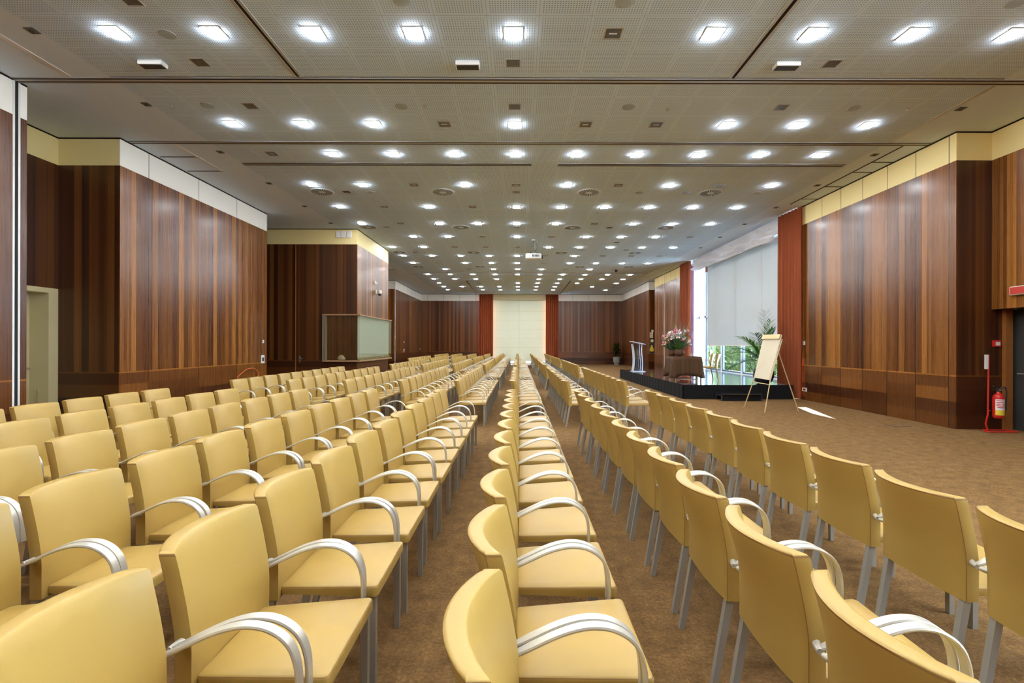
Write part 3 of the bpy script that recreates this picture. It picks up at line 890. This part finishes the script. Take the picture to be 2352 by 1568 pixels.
# stage chairs
for i, (x, y) in enumerate(((6.16, 15.2), (6.24, 15.82))):
    dup(proto, (x, y, SZ), 'cream armchair on the stage behind the brown table, %s' % ('beside the flip chart end' if i == 0 else 'beside the lectern end'), 'chairs on the stage', PI - .40)
r = thing('cup', (5.33, 14.95, SZ+.769), 'small white cup on the brown tablecloth beside the flowers', 'cup')
MB().lathe([(.028, 0), (.04, .03), (.043, .085), (.038, .085), (.034, .03), (.0001, .012)], n=18).build('body', M['white'], r, True)
MB().tube([(.04, 0, .065), (.065, 0, .06), (.065, 0, .035), (.038, 0, .025)], .005, 6).build('handle', M['white'], r, True)

# leaves
def blade(mb, base, tip, width, droop, n=5, twist=0.0, mi=0):
    """one strap leaf with a folded midrib"""
    base = Vector(base); tip = Vector(tip); d = tip-base; L = d.length
    side = d.cross(Vector((0, 0, 1)))
    side = side.normalized() if side.length > 1e-4 else Vector((1, 0, 0))
    side = (side + Vector((0, 0, 1))*twist).normalized()
    rows = []
    for k in range(n+1):
        t = k/n
        p = base + d*t + Vector((0, 0, 1))*(droop*(4*t*(1-t)))
        w = width*math.sin(PI*min(1, .12+.88*t)**.8)*(1 if t < 1 else 0) + .0008
        up = side.cross(d.normalized())*w*.25
        rows.append((p-side*w, p-up*1.0, p+side*w))
    b = len(mb.v)
    for rr in rows: mb.v += [tuple(q) for q in rr]
    for k in range(n):
        for j in range(2):
            mb.f.append((b+3*k+j, b+3*k+j+1, b+3*k+3+j+1, b+3*k+3+j)); mb.m.append(mi)
def frond(mb, base, direction, length, arch, q, leaf=.33, pairs=26, mi=0):
    """a palm frond: arching rachis with leaflets both sides"""
    d = Vector(direction).normalized(); hor = Vector((d.x, d.y, 0)); hor = hor.normalized() if hor.length > .01 else Vector((1, 0, 0))
    pts = []
    for k in range(pairs+6):
        t = k/(pairs+5)
        p = Vector(base) + d*length*t + hor*arch*.35*t*t - Vector((0, 0, 1))*arch*t**2.2
        pts.append(p)
    mb.tube(pts, [.008*(1-.8*k/len(pts)) for k in range(len(pts))], 5, mi)
    for k in range(5, len(pts)-1):
        t = k/len(pts); tan = (pts[k+1]-pts[k-1]).normalized()
        side = tan.cross(Vector((0, 0, 1))).normalized()
        l = leaf*(math.sin(PI*(.12+.8*t))**.7)
        for s in (-1, 1):
            dr = (side*s*.75 + tan*.75 + Vector((0, 0, q.uniform(-.25, .12)))).normalized()
            blade(mb, pts[k], pts[k] + dr*l, .010 + .007*(1-t), q.uniform(-.01, .03), 3, q.uniform(-.2, .2), mi)

# palm in black pot at the stage edge
q = random.Random(11)
r = thing('potted_palm', (7.14, 14.12, SZ), 'arching green palm in a round black pot behind the flip chart', 'plant')
MB().lathe([(.15, 0), (.24, .08), (.285, .22), (.275, .36), (.235, .46), (.215, .46), (.24, .36), (.0001, .40)], n=28).build('pot', M['blackpot'], r, True)
st = MB()
for k in range(7):
    a = k*.9; st.tube([(.05*math.cos(a), .05*math.sin(a), .36), (.09*math.cos(a), .09*math.sin(a), .85)], [.016, .010], 6)
st.build('stem', M['leaf2'], r, True)
dirs = [((-.75, .1, .85), 1.05, .55), ((-.35, -.3, 1.3), 1.30, .40), ((.08, .1, 1.4), 1.75, .22), ((-.1, .5, 1.1), 1.2, .45), ((.25, -.35, 1.2), 1.05, .45), ((-.6, -.45, .55), .95, .55),
        ((.22, .5, .9), .85, .5), ((-.9, .2, .35), .85, .55), ((-.25, -.75, .8), .9, .6), ((.05, -.2, 1.5), 1.45, .22), ((-.55, .55, 1.0), 1.1, .5), ((.16, .0, 1.3), 1.3, .3), ((-.5, .0, 1.15), 1.35, .5)]
for i, (d, l, a) in enumerate(dirs):
    m = MB(); frond(m, (.05*d[0], .05*d[1], .62), d, l, a, q); m.build('frond', M['leaf'] if i % 3 else M['leaf2'], r)

# flowers on the table: two bark pots in one arrangement each
def arrangement(loc_, label, sc, cols, seed, tall):
    q = random.Random(seed)
    r = thing('flower_arrangement', loc_, label, 'flowers', 'flower arrangements on the brown table')
    MB().lathe([(.07*sc, 0), (.12*sc, .04*sc), (.145*sc, .11*sc), (.13*sc, .18*sc), (.10*sc, .205*sc), (.09*sc, .20*sc), (.0001, .17*sc)], n=22).build('pot', M['terra'], r, True)
    lv = MB()
    for k in range(64):
        a = q.uniform(0, 2*PI); e = q.uniform(.25, 1.3); L = q.uniform(.28, .50)*sc
        dr = Vector((math.cos(a)*math.cos(e), math.sin(a)*math.cos(e), math.sin(e)))
        blade(lv, (.03*math.cos(a), .03*math.sin(a), .18*sc), Vector((.03*math.cos(a), .03*math.sin(a), .18*sc)) + dr*L, q.uniform(.022, .038), .04, 5, q.uniform(-.3, .3), 0 if q.random() < .6 else 1)
    lv.build('foliage', [M['leaf2'], M['leaf_blue']], r)
    if tall:
        tp = MB()
        for k in range(20):
            a = q.uniform(0, 2*PI); e = q.uniform(.75, 1.35); L = q.uniform(.75, 1.0)*sc
            dr = Vector((math.cos(a)*math.cos(e), math.sin(a)*math.cos(e), math.sin(e)))
            blade(tp, (0, 0, .2*sc), Vector((0, 0, .2*sc)) + dr*L, .014, -.03, 5, .2, k % 2)
        tp.build('tall_foliage', [M['leaf2'], M['leaf_blue']], r)
    for k in range(32):
        a = q.uniform(0, 2*PI); R = q.uniform(.04, .32)*sc; z = (q.uniform(.46, .78) - .25*(R/.3)**2*.4)*sc
        c = Vector((R*math.cos(a), R*math.sin(a), z)); ax = Vector((c.x*1.3, c.y*1.3, .22)).normalized()
        s = ax.orthogonal().normalized(); t = ax.cross(s)
        fl = MB(); fr_ = q.uniform(.085, .125)*sc
        mi = q.choice(cols)
        for j in range(6):
            b = 2*PI*j/6 + q.random()*.3
            o_ = s*math.cos(b) + t*math.sin(b)
            blade(fl, c, c + (o_*.9 + ax*.42)*fr_, .040*sc, .008, 4, 0, 0)
        fl.tube([c, c + ax*fr_*.5], [.006, .003], 5, 1)
        fl.build('blossom', [M[mi], M['petal_d'] if mi != 'petal_d' else M['petal_y']], r, True, 80)
        if k % 3 == 0:
            MB().tube([(0, 0, .16*sc), tuple(c*.55 + Vector((0, 0, .1*sc))), tuple(c)], .004, 5).build('stem', M['leaf2'], r)
    return r
arrangement((4.97, 14.98, SZ+.769), 'pink and white blossoms with tall blades in a round bark pot, beside the cup', 1.10, ['petal_p', 'petal_w', 'petal_d', 'petal_w', 'petal_p'], 5, True)
arrangement((4.83, 15.26, SZ+.769), 'white and pale pink blossoms in a bark pot, on the lectern side of the table', .95, ['petal_w', 'petal_p', 'petal_y', 'petal_w'], 9, False)

# flip chart
r = thing('flip_chart', (5.62, 11.36, 0), 'cream flip chart board on a three legged pale gold easel', 'flip chart')
B = Vector((5.62, 11.36, 0))
F1 = Vector((5.49, 11.79, 0)); F2 = Vector((5.56, 10.93, 0)); R3 = Vector((6.42, 11.10, 0))
T1 = Vector((5.915, 11.68, 1.76)); T2 = Vector((5.985, 11.03, 1.76))
b1 = Vector((5.69, 11.70, .735)); b2 = Vector((5.715, 11.02, .725))
MB().tube([F1-B, b1-B+Vector((.015, 0, 0)), T1-B+Vector((.02, .0, -.1))], .013, 8).build('leg', M['easel'], r, True)
MB().tube([F2-B, b2-B+Vector((.015, 0, 0)), T2-B+Vector((.02, .0, -.1))], .013, 8).build('leg', M['easel'], r, True)
MB().tube([R3-B, Vector((5.98, 11.36, 1.70))-B], .013, 8).build('leg', M['easel'], r, True)
nrm = (b2-b1).cross(T1-b1).normalized()
if nrm.x > 0: nrm = -nrm
def slab(P, t): return [tuple(p - B) for p in P] + [tuple(p - nrm*t - B) for p in P]
FB = [(0, 1, 2, 3), (7, 6, 5, 4), (0, 4, 5, 1), (1, 5, 6, 2), (2, 6, 7, 3), (3, 7, 4, 0)]
MB().add(slab([b1, b2, T2, T1], .018), FB).build('board', M['offwhite'], r)
e = .012
MB().add(slab([p + nrm*.012 for p in (b1.lerp(b2, .02), b2.lerp(b1, .02), T2.lerp(T1, .02) - Vector((.02, 0, .10)), T1.lerp(T2, .02) - Vector((.02, 0, .10)))], .010), FB).build('paper_pad', M['paper'], r)
cl = MB(); cl.add(slab([p + nrm*.035 for p in (T1 - Vector((.022, 0, .10)), T2 - Vector((.022, 0, .10)), T2 + Vector((.004, 0, .005)), T1 + Vector((.004, 0, .005)))], .034), FB)
cl.build('clamp_bar', M['easel'], r)
MB().tube([F1.lerp(b1, .86)-B, F2.lerp(b2, .86)-B], .010, 8).build('cross_bar', M['easel'], r, True)

# ------------------------------------------------------------------ curtains, valance, blinds
def curtain(name, p0, p1, z0, z1, label, seed, per=.17, amp=.09, grp='rust curtains'):
    c = Vector(((p0[0]+p1[0])/2, (p0[1]+p1[1])/2, 0))
    o = pleat((p0[0]-c.x, p0[1]-c.y), (p1[0]-c.x, p1[1]-c.y), z0, z1, amp, per, name, M['curtain'], None, .012, seed=seed, flare=.15)
    o.location = c; return tag(o, label, 'curtain', grp)
curtain('curtain', (7.882, 14.72), (7.882, 13.49), .02, H-.02, 'rust red full length curtain between window and flip chart', 1, .165, .062)
curtain('curtain', (7.86, 23.5), (7.86, 22.3), .02, H-.02, 'rust red curtain at lectern end of the big window', 2)
curtain('curtain', (-3.07, YF-.20), (-2.0, YF-.20), .02, H-.02, 'rust red curtain at end window, on the back row side', 3)
curtain('curtain', (2.06, YF-.20), (3.03, YF-.20), .02, H-.02, 'rust red curtain at end window, on the stage side', 4)
o = pleat((0, 0), (0, -.55), .42, 5.3, .04, .14, 'curtain', M['curtain_pale'], None, .01, seed=6)
o.location = (8.12, 22.95, 0); tag(o, 'pale lilac curtain lining beside the white window post', 'curtain', 'sheer curtains')
# swagged satin valance
mb = MB(); n, m = 90, 14; q = random.Random(4); rows = []
for j in range(m+1):
    v = j/m; row = []
    for i in range(n+1):
        u = i/n; y = 14.78 + (22.2-14.78)*u
        sag = .10*math.sin(PI*((u*3) % 1))
        z = H - .004 - v*(.50 + sag + .03*math.sin(u*23))
        x = 7.985 + min(1, v*5)*(.06*math.sin(v*17 + 2.2*math.sin(u*9) + u*14)*(.4+v) + .045*math.sin(u*44 + v*11) + .035*math.sin(u*23 - v*7) - .03)
        row.append((x + .0, y, z))
    rows.append(row)
for row in rows: mb.v += row
for j in range(m):
    for i in range(n):
        a = j*(n+1)+i; mb.f.append((a, a+1, a+n+2, a+n+1)); mb.m.append(0)
o = mb.build('valance', M['satin'], None, True, 60); so = o.modifiers.new('s', 'SOLIDIFY'); so.thickness = .008
tag(o, 'crumpled grey satin valance draped along the top of the big window', 'valance')
# roller blinds
r = thing('roller_blind', (8.34, 18.0, 0), 'grey roller blind pulled halfway down the big window', 'blind')
MB().box(-.002, .002, -3.95, 3.42, 1.52, 5.06).build('fabric', M['blind'], r)
MB().box(-.008, .008, -3.95, 3.42, 1.49, 1.525).build('bottom_bar', M['offwhite'], r)
sm = MB(); sm.box(-.0045, -.002, .58, .60, 1.53, 5.05); sm.box(-.0045, -.002, -1.4, -1.38, 1.53, 5.05); sm.build('seam', M['blind'], r)
MB().box(-.06, .06, 3.40, 3.52, 4.75, 5.05).build('end_bracket', M['wood_trim'], r)
MB().tube([(0, -3.95, 5.0), (0, 3.42, 5.0)], .045, 12).build('roller_tube', M['offwhite'], r, True)
r = thing('roller_blind', (0, YF - .03, 0), 'pale green roller blind closed over the end window', 'blind')
MB().box(-2.1, 2.13, -.002, .002, .25, 4.98).build('fabric', M['blind_far'], r)
MB().box(-2.1, 2.13, -.012, .012, .22, .26).build('bottom_bar', M['white'], r)
sm = MB()
for z in (1.3, 2.0, 2.7, 3.4, 4.1): sm.box(-2.1, 2.13, -.004, -.002, z, z+.012)
sm.box(-.01, .01, -.004, -.002, .25, 4.95); sm.build('seam', M['slotseam'] if 'slotseam' in M else M['door_cream'], r)
MB().box(-2.15, 2.2, -.06, .02, 4.96, 5.40).build('head_box', M['door_cream'], r)

# ------------------------------------------------------------------ left block: display case, door, devices
r = thing('display_case', (-5.97, 18.2, .975), 'glass display case with pebbles wrapping the corner of wood block', 'display case')
cx, cy = -5.97, 18.2
x0, x1, y0, y1 = -6.60-cx, -5.34-cx, 16.22-cy, 20.32-cy
sh = MB(); sh.box(x0, x1, y0, 16.369-cy, -.05, 0); sh.box(-5.479-cx, x1, 16.369-cy, y1, -.05, 0)
sh.build('shelf', M['ledge'], r)
sh = MB(); sh.box(x0, x1, y0, 16.369-cy, 1.515, 1.55); sh.box(-5.479-cx, x1, 16.369-cy, y1, 1.515, 1.55)
sh.build('top_ledge', M['ledge'], r)
MB().box(x0+.02, x1-.02, y0+.02, y0+.028, 0, 1.515).build('glass_pane', M['case_glass'], r)
MB().box(x1-.028, x1-.02, y0+.03, y1-.02, 0, 1.515).build('glass_pane', M['case_glass'], r)
MB().box(x0, x0+.10, y0+.02, 16.369-cy, 0, 1.515).build('end_post', M['beige'], r)
MB().box(-5.478-cx, -5.472-cx, 16.40-cy, y1-.03, 0.02, 1.51).build('back_panel', M['offgreen'] if 'offgreen' in M else M['offwhite'], r)
mb = MB(); q = random.Random(8)
for k in range(230):
    py = q.uniform(16.30, 20.2) - cy; px = q.uniform(-5.445, -5.40) - cx; s = q.uniform(.018, .030); zz_ = q.choice([0, .03, .06])
    mb.lathe([(.0005, 0), (s, s*.3), (s*1.1, s*.7), (s*.6, s*1.2), (.0005, s*1.35)], (px, py, .001 + zz_), 7)
o = mb.build('pebbles', M['stone'], None, True); o.location = (cx, cy, .975)
tag(o, 'bed of small pale pebbles along the display case bottom', 'pebbles', kind='stuff')
mb = MB(); mb.lathe([(.001, 0), (.10, .01), (.13, .05), (.10, .11), (.05, .15), (.001, .16)], (0, 0, 0), 9)
for i, v in enumerate(mb.v): mb.v[i] = (v[0]*(1+.3*math.sin(i*2.1)), v[1]*.4, v[2]*(1+.2*math.sin(i*1.3)))
o = mb.build('coral_stone', M['stone'], None, True); o.location = (-5.98, 16.31, .976); tag(o, 'lumpy pale stone at the bottom of the display case', 'stone')
# hidden jib door in the block: handle set
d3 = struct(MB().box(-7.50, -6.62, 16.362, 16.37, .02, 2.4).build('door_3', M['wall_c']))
MB().box(-7.44, -7.38, 16.35, 16.362, .90, 1.12).build('handle_plate', M['brass'], d3)
MB().tube([(-7.41, 16.35, 1.03), (-7.41, 16.30, 1.03), (-7.30, 16.30, 1.03)], .011, 8).build('door_handle', M['brass'], d3, True)
for i, x in enumerate((-6.12, -5.94, -5.75)):
    r = thing('wall_panel_speaker', (x, 16.37, 5.23), 'small white square panel on cream band of wood block, %s from the block corner' % ORD[3-i], 'speaker', 'white square panels')
    MB().box(-.08, .08, -.03, 0, -.115, .115, bev=.006).build('panel_body', M['white'], r)
r = thing('security_camera', (-5.48, 18.5, 3.45), 'cream dome security camera on a bracket above display case', 'camera')
MB().box(0, .03, -.07, .07, .0, .14).build('bracket', M['offwhite'], r)
MB().tube([(.03, 0, .07), (.13, 0, .09)], .02, 8).build('arm', M['offwhite'], r, True)
MB().lathe([(.001, .14), (.06, .13), (.075, .08), (.075, 0)], (.15, 0, 0), 16).build('housing', M['offwhite'], r, True)
MB().lathe([(.07, 0), (.06, -.05), (.03, -.08), (.001, -.085)], (.15, 0, 0), 16).build('dome', M['dark'], r, True)
r = thing('alarm_sounder', (-5.48, 18.4, 3.83), 'small cream alarm sounder above the dome security camera', 'alarm')
MB().box(0, .03, -.10, .10, -.06, .08, bev=.008).build('back_box', M['offwhite'], r); MB().tube([(.03, 0, .01), (.07, 0, .01)], [.06, .05], 14).build('horn', M['offwhite'], r, True)

def plate(name, x, y, z, nx, label, w=.08, h=.12, mat='white', insert=True):
    r = thing(name, (x, y, z), label, 'wall fitting')
    t = .012*nx
    MB().box(0, t, -w/2, w/2, -h/2, h/2).build('cover', M[mat], r)
    if insert: MB().box(t, t*1.5, -w*.25, w*.25, -h*.25, h*.22).build('insert', M['dark'] if name == 'socket' else M['offwhite'], r)
    return r
plate('thermostat', XL, 14.3, 1.59, 1, 'small white thermostat on the panelled wall above the socket', .09, .10)
plate('socket', XL, 14.28, 1.07, 1, 'white framed wall socket at end of the panelled wall', .17, .24)
plate('thermostat', XR, 13.5, 1.58, -1, 'small white thermostat on wood wall beside the rust curtain', .09, .11)
plate('socket', XR, 13.46, .29, -1, 'white double wall socket low beside the rust curtain', .20, .10)
plate('socket', XL, 31.85, 1.10, 1, 'white wall socket on the far panelled wall under the switch', .16, .2)
plate('light_switch', XL, 31.85, 1.66, 1, 'white switch on the far panelled wall above socket', .12, .12)
plate('light_switch', XL, 37.0, 1.15, 1, 'round-looking white switch in the far corner of panelled wall', .15, .15)
# orange cable loop hung on the left wall
o = MB().tube(smooth_path([(-7.52, 12.9, .62), (-7.50, 13.2, .78), (-7.49, 13.5, .84), (-7.49, 13.75, .80), (-7.50, 13.95, .64), (-7.51, 13.7, .52), (-7.52, 13.2, .50), (-7.52, 12.9, .62)], 6), .012, 6).build('cable', M['wire'], None, True)
tag(o, 'orange cable loop hanging on the panelled wall behind back row', 'cable')

# ------------------------------------------------------------------ right alcove: extinguisher, call point, sign
r = thing('extinguisher_stand', (8.50, 8.56, 0), 'red tube floor stand holding the fire extinguisher', 'stand')
MB().tube([(-.26, -.02, .012), (-.20, .10, .012), (.22, .10, .012), (.24, -.10, .012), (-.26, -.10, .012), (-.26, -.02, .012)], .012, 8).build('base_frame', M['red'], r, True)
MB().tube([(-.10, .10, .012), (-.14, .10, .12), (-.10, .10, .30), (-.09, .10, 1.36)], .014, 8).build('pole', M['red'], r, True)
MB().box(-.155, -.10, .09, .11, 1.10, 1.36).build('sign_plate', M['white'], r)
MB().tube([(-.09, .10, .36), (-.07, .085, .36)], .010, 6).build('hook', M['red'], r)
r = thing('fire_extinguisher', (8.50, 8.57, .235), 'red fire extinguisher with white label on the floor stand', 'fire extinguisher')
MB().lathe([(.060, 0), (.078, .02), (.082, .05), (.082, .36), (.070, .41), (.035, .44), (.028, .47), (.0001, .47)], n=28).build('cylinder', M['red'], r, True)
def wrap(z0, z1, a0, a1, m, nm, rr=.0832):
    mb = MB(); n = 14; lo = []; 
    for k in range(n+1):
        a = a0 + (a1-a0)*k/n; lo.append((rr*math.cos(a), rr*math.sin(a)))
    for z in (z0, z1): mb.v += [(x, y, z) for x, y in lo]
    for k in range(n): mb.f.append((k, k+1, n+1+k+1, n+1+k)); mb.m.append(0)
    return mb.build(nm, m, r, True)
wrap(.15, .34, PI*1.10, PI*1.72, M['white'], 'label_sheet'); wrap(.06, .15, PI*1.10, PI*1.72, M['yellow'], 'label_sheet', .0831)
pr = MB()
for i, (z, a, l) in enumerate([(.31, 1.15, .5), (.28, 1.15, .45), (.25, 1.15, .22), (.25, 1.42, .25), (.22, 1.15, .5), (.19, 1.2, .4)]):
    n = 8; lo = [(.0838*math.cos(PI*(a+l*k/n)), .0838*math.sin(PI*(a+l*k/n))) for k in range(n+1)]; b = len(pr.v)
    for zz in (z, z+.014): pr.v += [(x, y, zz) for x, y in lo]
    for k in range(n): pr.f.append((b+k, b+k+1, b+n+1+k+1, b+n+1+k)); pr.m.append(0)
pr.build('label_print', M['red'], r)
MB().box(-.02, .02, -.03, .03, .47, .53).build('valve', M['dark'], r)
MB().tube([(-.0, .02, .53), (-.10, -.01, .57)], .010, 6).build('lever', M['dark'], r); MB().tube([(0, .02, .50), (-.10, .0, .51)], .009, 6).build('lever', M['dark'], r)
MB().tube(smooth_path([(.02, 0, .50), (.08, -.02, .56), (.11, -.03, .48), (.105, -.03, .3), (.10, -.03, .14)], 4), .012, 8).build('hose', M['dark'], r, True)
MB().lathe([(.02, .515), (.02, .53), (.0001, .53)], (0, -.035, -.02), 12).build('gauge', M['brass'], r, True)
r = thing('call_point', (8.68, 8.81, 1.56), 'red fire alarm call point on the dark wall above extinguisher', 'alarm')
MB().box(-.065, .065, -.045, 0, -.06, .06, bev=.006).build('housing', M['red'], r); MB().box(-.04, .04, -.050, -.045, -.035, .03).build('window_glass', M['offwhite'], r)
r = thing('exit_sign', (8.61, 8.20, 2.47), 'red illuminated sign box over the dark doorway', 'sign')
MB().box(-.08, 0, -.22, .22, -.075, .075, bev=.01).build('housing', M['offwhite'], r); MB().box(-.086, -.078, -.20, .20, -.06, .06).build('sign_face', M['red_lens'], r)
MB().box(-.07, -.0, .215, .235, -.06, .06).build('end_cap', M['red_lens'], r)
# floor box lid outline
r = thing('floor_socket', (7.2, 9.18, 0), 'flush floor socket lid in the carpet beside the wood wall', 'floor box')
mb = MB()
for a in ((-.17, .17, -.11, -.10), (-.17, .17, .10, .11), (-.17, -.16, -.10, .10), (.16, .17, -.10, .10)): mb.box(a[0], a[1], a[2], a[3], 0, .004)
mb.build('rim', M['dark'], r); MB().box(-.16, .16, -.10, .10, 0, .003).build('lid', M['carpet'], r)

# niche between the far wood walls
r = thing('framed_notice', (8.15, 29.70, 1.31), 'framed notice with yellow shape in the far wall niche', 'picture')
MB().box(-.17, .17, -.02, 0, -.33, .33).build('frame', M['brass'], r); MB().box(-.15, .15, -.025, -.02, -.31, .31).build('print', M['dark'], r)
ym = MB(); ym.lathe([(.001, -.20), (.12, -.18), (.13, -.05), (.06, .10), (.03, .2), (.001, .21)], (0, 0, 0), 14)
for i, v in enumerate(ym.v): ym.v[i] = (v[0], -.0265 + v[1]*.02, v[2])
ym.build('motif', M['yellow'], r, True)
r = thing('wall_sign', (8.13, 29.70, 2.12), 'pale peach sign plate in the niche, above the framed notice', 'sign')
MB().box(-.10, .10, -.02, 0, -.17, .17).build('plate', M['stone'], r); MB().box(-.0, .12, -.035, -.0, .17, .32).build('plate', M['offwhite'], r)
r = thing('call_point', (8.17, 29.70, 1.77), 'small pale round alarm button between the sign and the framed notice', 'alarm')
MB().tube([(0, 0, 0), (0, -.05, 0)], .09, 16).build('button', M['offwhite'], r, True)

# potted plant in the far corner
q = random.Random(21)
r = thing('potted_plant', (7.42, 36.7, 0), 'dark leafy plant in grey pot in the far corner', 'plant')
MB().lathe([(.20, 0), (.20, .06), (.15, .08), (.24, .16), (.28, .40), (.29, .60), (.25, .60), (.24, .52), (.0001, .52)], n=24).build('pot', M['greypot'], r, True)
MB().tube([(0, 0, .5), (.03, 0, 1.0), (0, .02, 1.5)], .02, 6).build('stem', M['bark'], r)
lv = MB()
for k in range(170):
    a = q.uniform(0, 2*PI); z = q.uniform(.65, 1.55); e = q.uniform(-.3, .9); L = q.uniform(.22, .42)
    b = Vector((.06*math.cos(a), .06*math.sin(a), z)); blade(lv, b, b + Vector((math.cos(a)*math.cos(e), math.sin(a)*math.cos(e), math.sin(e)))*L, .045, .04, 3)
lv.build('foliage', M['leaf_dark'], r)

# ------------------------------------------------------------------ outside the window
struct(MB().box(8.8, 40, -25, 45, -.35, -.25).build('terrace_ground', M['white']))
def bush(x, y, h, w, label, seed, nl=3600):
    q = random.Random(seed)
    r = thing('garden_tree', (x, y, -.25), label, 'tree', 'garden trees outside the window')
    MB().tube([(0, 0, 0), (.05, .02, h*.5), (0, .05, h*.8)], [.09, .06, .03], 7).build('trunk', M['bark'], r, True)
    mb = MB()
    for k in range(nl):
        a = q.uniform(0, 2*PI); v = q.uniform(.02, 1); R = w*(.72 + .28*math.sin(PI*min(1, v*.95+.05)))*math.sqrt(q.random())*(1 if v < .7 else (1.02-v)/.32)
        c = Vector((R*math.cos(a), R*math.sin(a), v*h)); s = q.uniform(.07, .16)
        d1 = Vector((q.uniform(-1, 1), q.uniform(-1, 1), q.uniform(-1, 1))).normalized(); d2 = d1.orthogonal().normalized()
        mb.add([c - d1*s, c + d2*s*.5, c + d1*s, c - d2*s*.5], [(0, 1, 2, 3)])
    mb.build('foliage', M['tree_leaf'], r); return r
for i, (x, y, h, w) in enumerate([(12.6, 23.0, 3.2, 1.3), (12.7, 26.0, 3.4, 1.4), (12.8, 29.2, 3.3, 1.4), (14.7, 32.3, 3.6, 1.6), (15.5, 37.5, 5.0, 2.2)]):
    bush(x, y, h, w, 'leafy green garden tree outside the big window, %s from the flip chart end' % ORD[i+1], 30+i)

bush(11.95, 34.5, 9.5, .85, 'tall narrow sun-blocking tree added far along the terrace outside the window', 50, 9000)  # added tree, blocks the sun streak through the gap beside the blind
# ------------------------------------------------------------------ light from outside, world, camera
sd = bpy.data.lights.new('sun', 'SUN'); sd.energy = 60.0; sd.angle = math.radians(.6); sd.color = (1, .95, .86)
so = bpy.data.objects.new('sun', sd); COL.objects.link(so)
so.rotation_euler = Vector((-1.53, -5.6, -1.27)).to_track_quat('-Z', 'Y').to_euler(); so.location = (14, 25, 8)

w = bpy.data.worlds.new('world'); scene.world = w; w.use_nodes = True
nt = w.node_tree; bg = nt.nodes['Background']
bg.inputs[0].default_value = (.66, .82, 1.0, 1); bg.inputs[1].default_value = 13.0

FPX = 1110.7
cd = bpy.data.cameras.new('camera'); cd.sensor_fit = 'HORIZONTAL'; cd.sensor_width = 36.0
cd.lens = FPX/2352*36.0
cd.shift_x = -16/2352; cd.shift_y = 7/2352
cd.clip_start = .05; cd.clip_end = 200
co = bpy.data.objects.new('camera', cd); COL.objects.link(co)
co.location = (0, 0, 1.52)
co.rotation_euler = (PI/2, -.0025, 0)
scene.camera = co

vs = scene.view_settings; vs.view_transform = 'Standard'; vs.look = 'None'; vs.gamma = 1; vs.exposure = .84; vs.use_curve_mapping = False
cy_ = scene.cycles
cy_.max_bounces = 8; cy_.diffuse_bounces = 5; cy_.glossy_bounces = 4; cy_.transparent_max_bounces = 16; cy_.transmission_bounces = 6
cy_.sample_clamp_indirect = 6; cy_.use_denoising = True; cy_.caustics_reflective = False; cy_.caustics_refractive = False
try: cy_.denoiser = 'OPENIMAGEDENOISE'; cy_.use_light_tree = True; cy_.denoising_input_passes = 'RGB_ALBEDO_NORMAL'
except Exception: pass
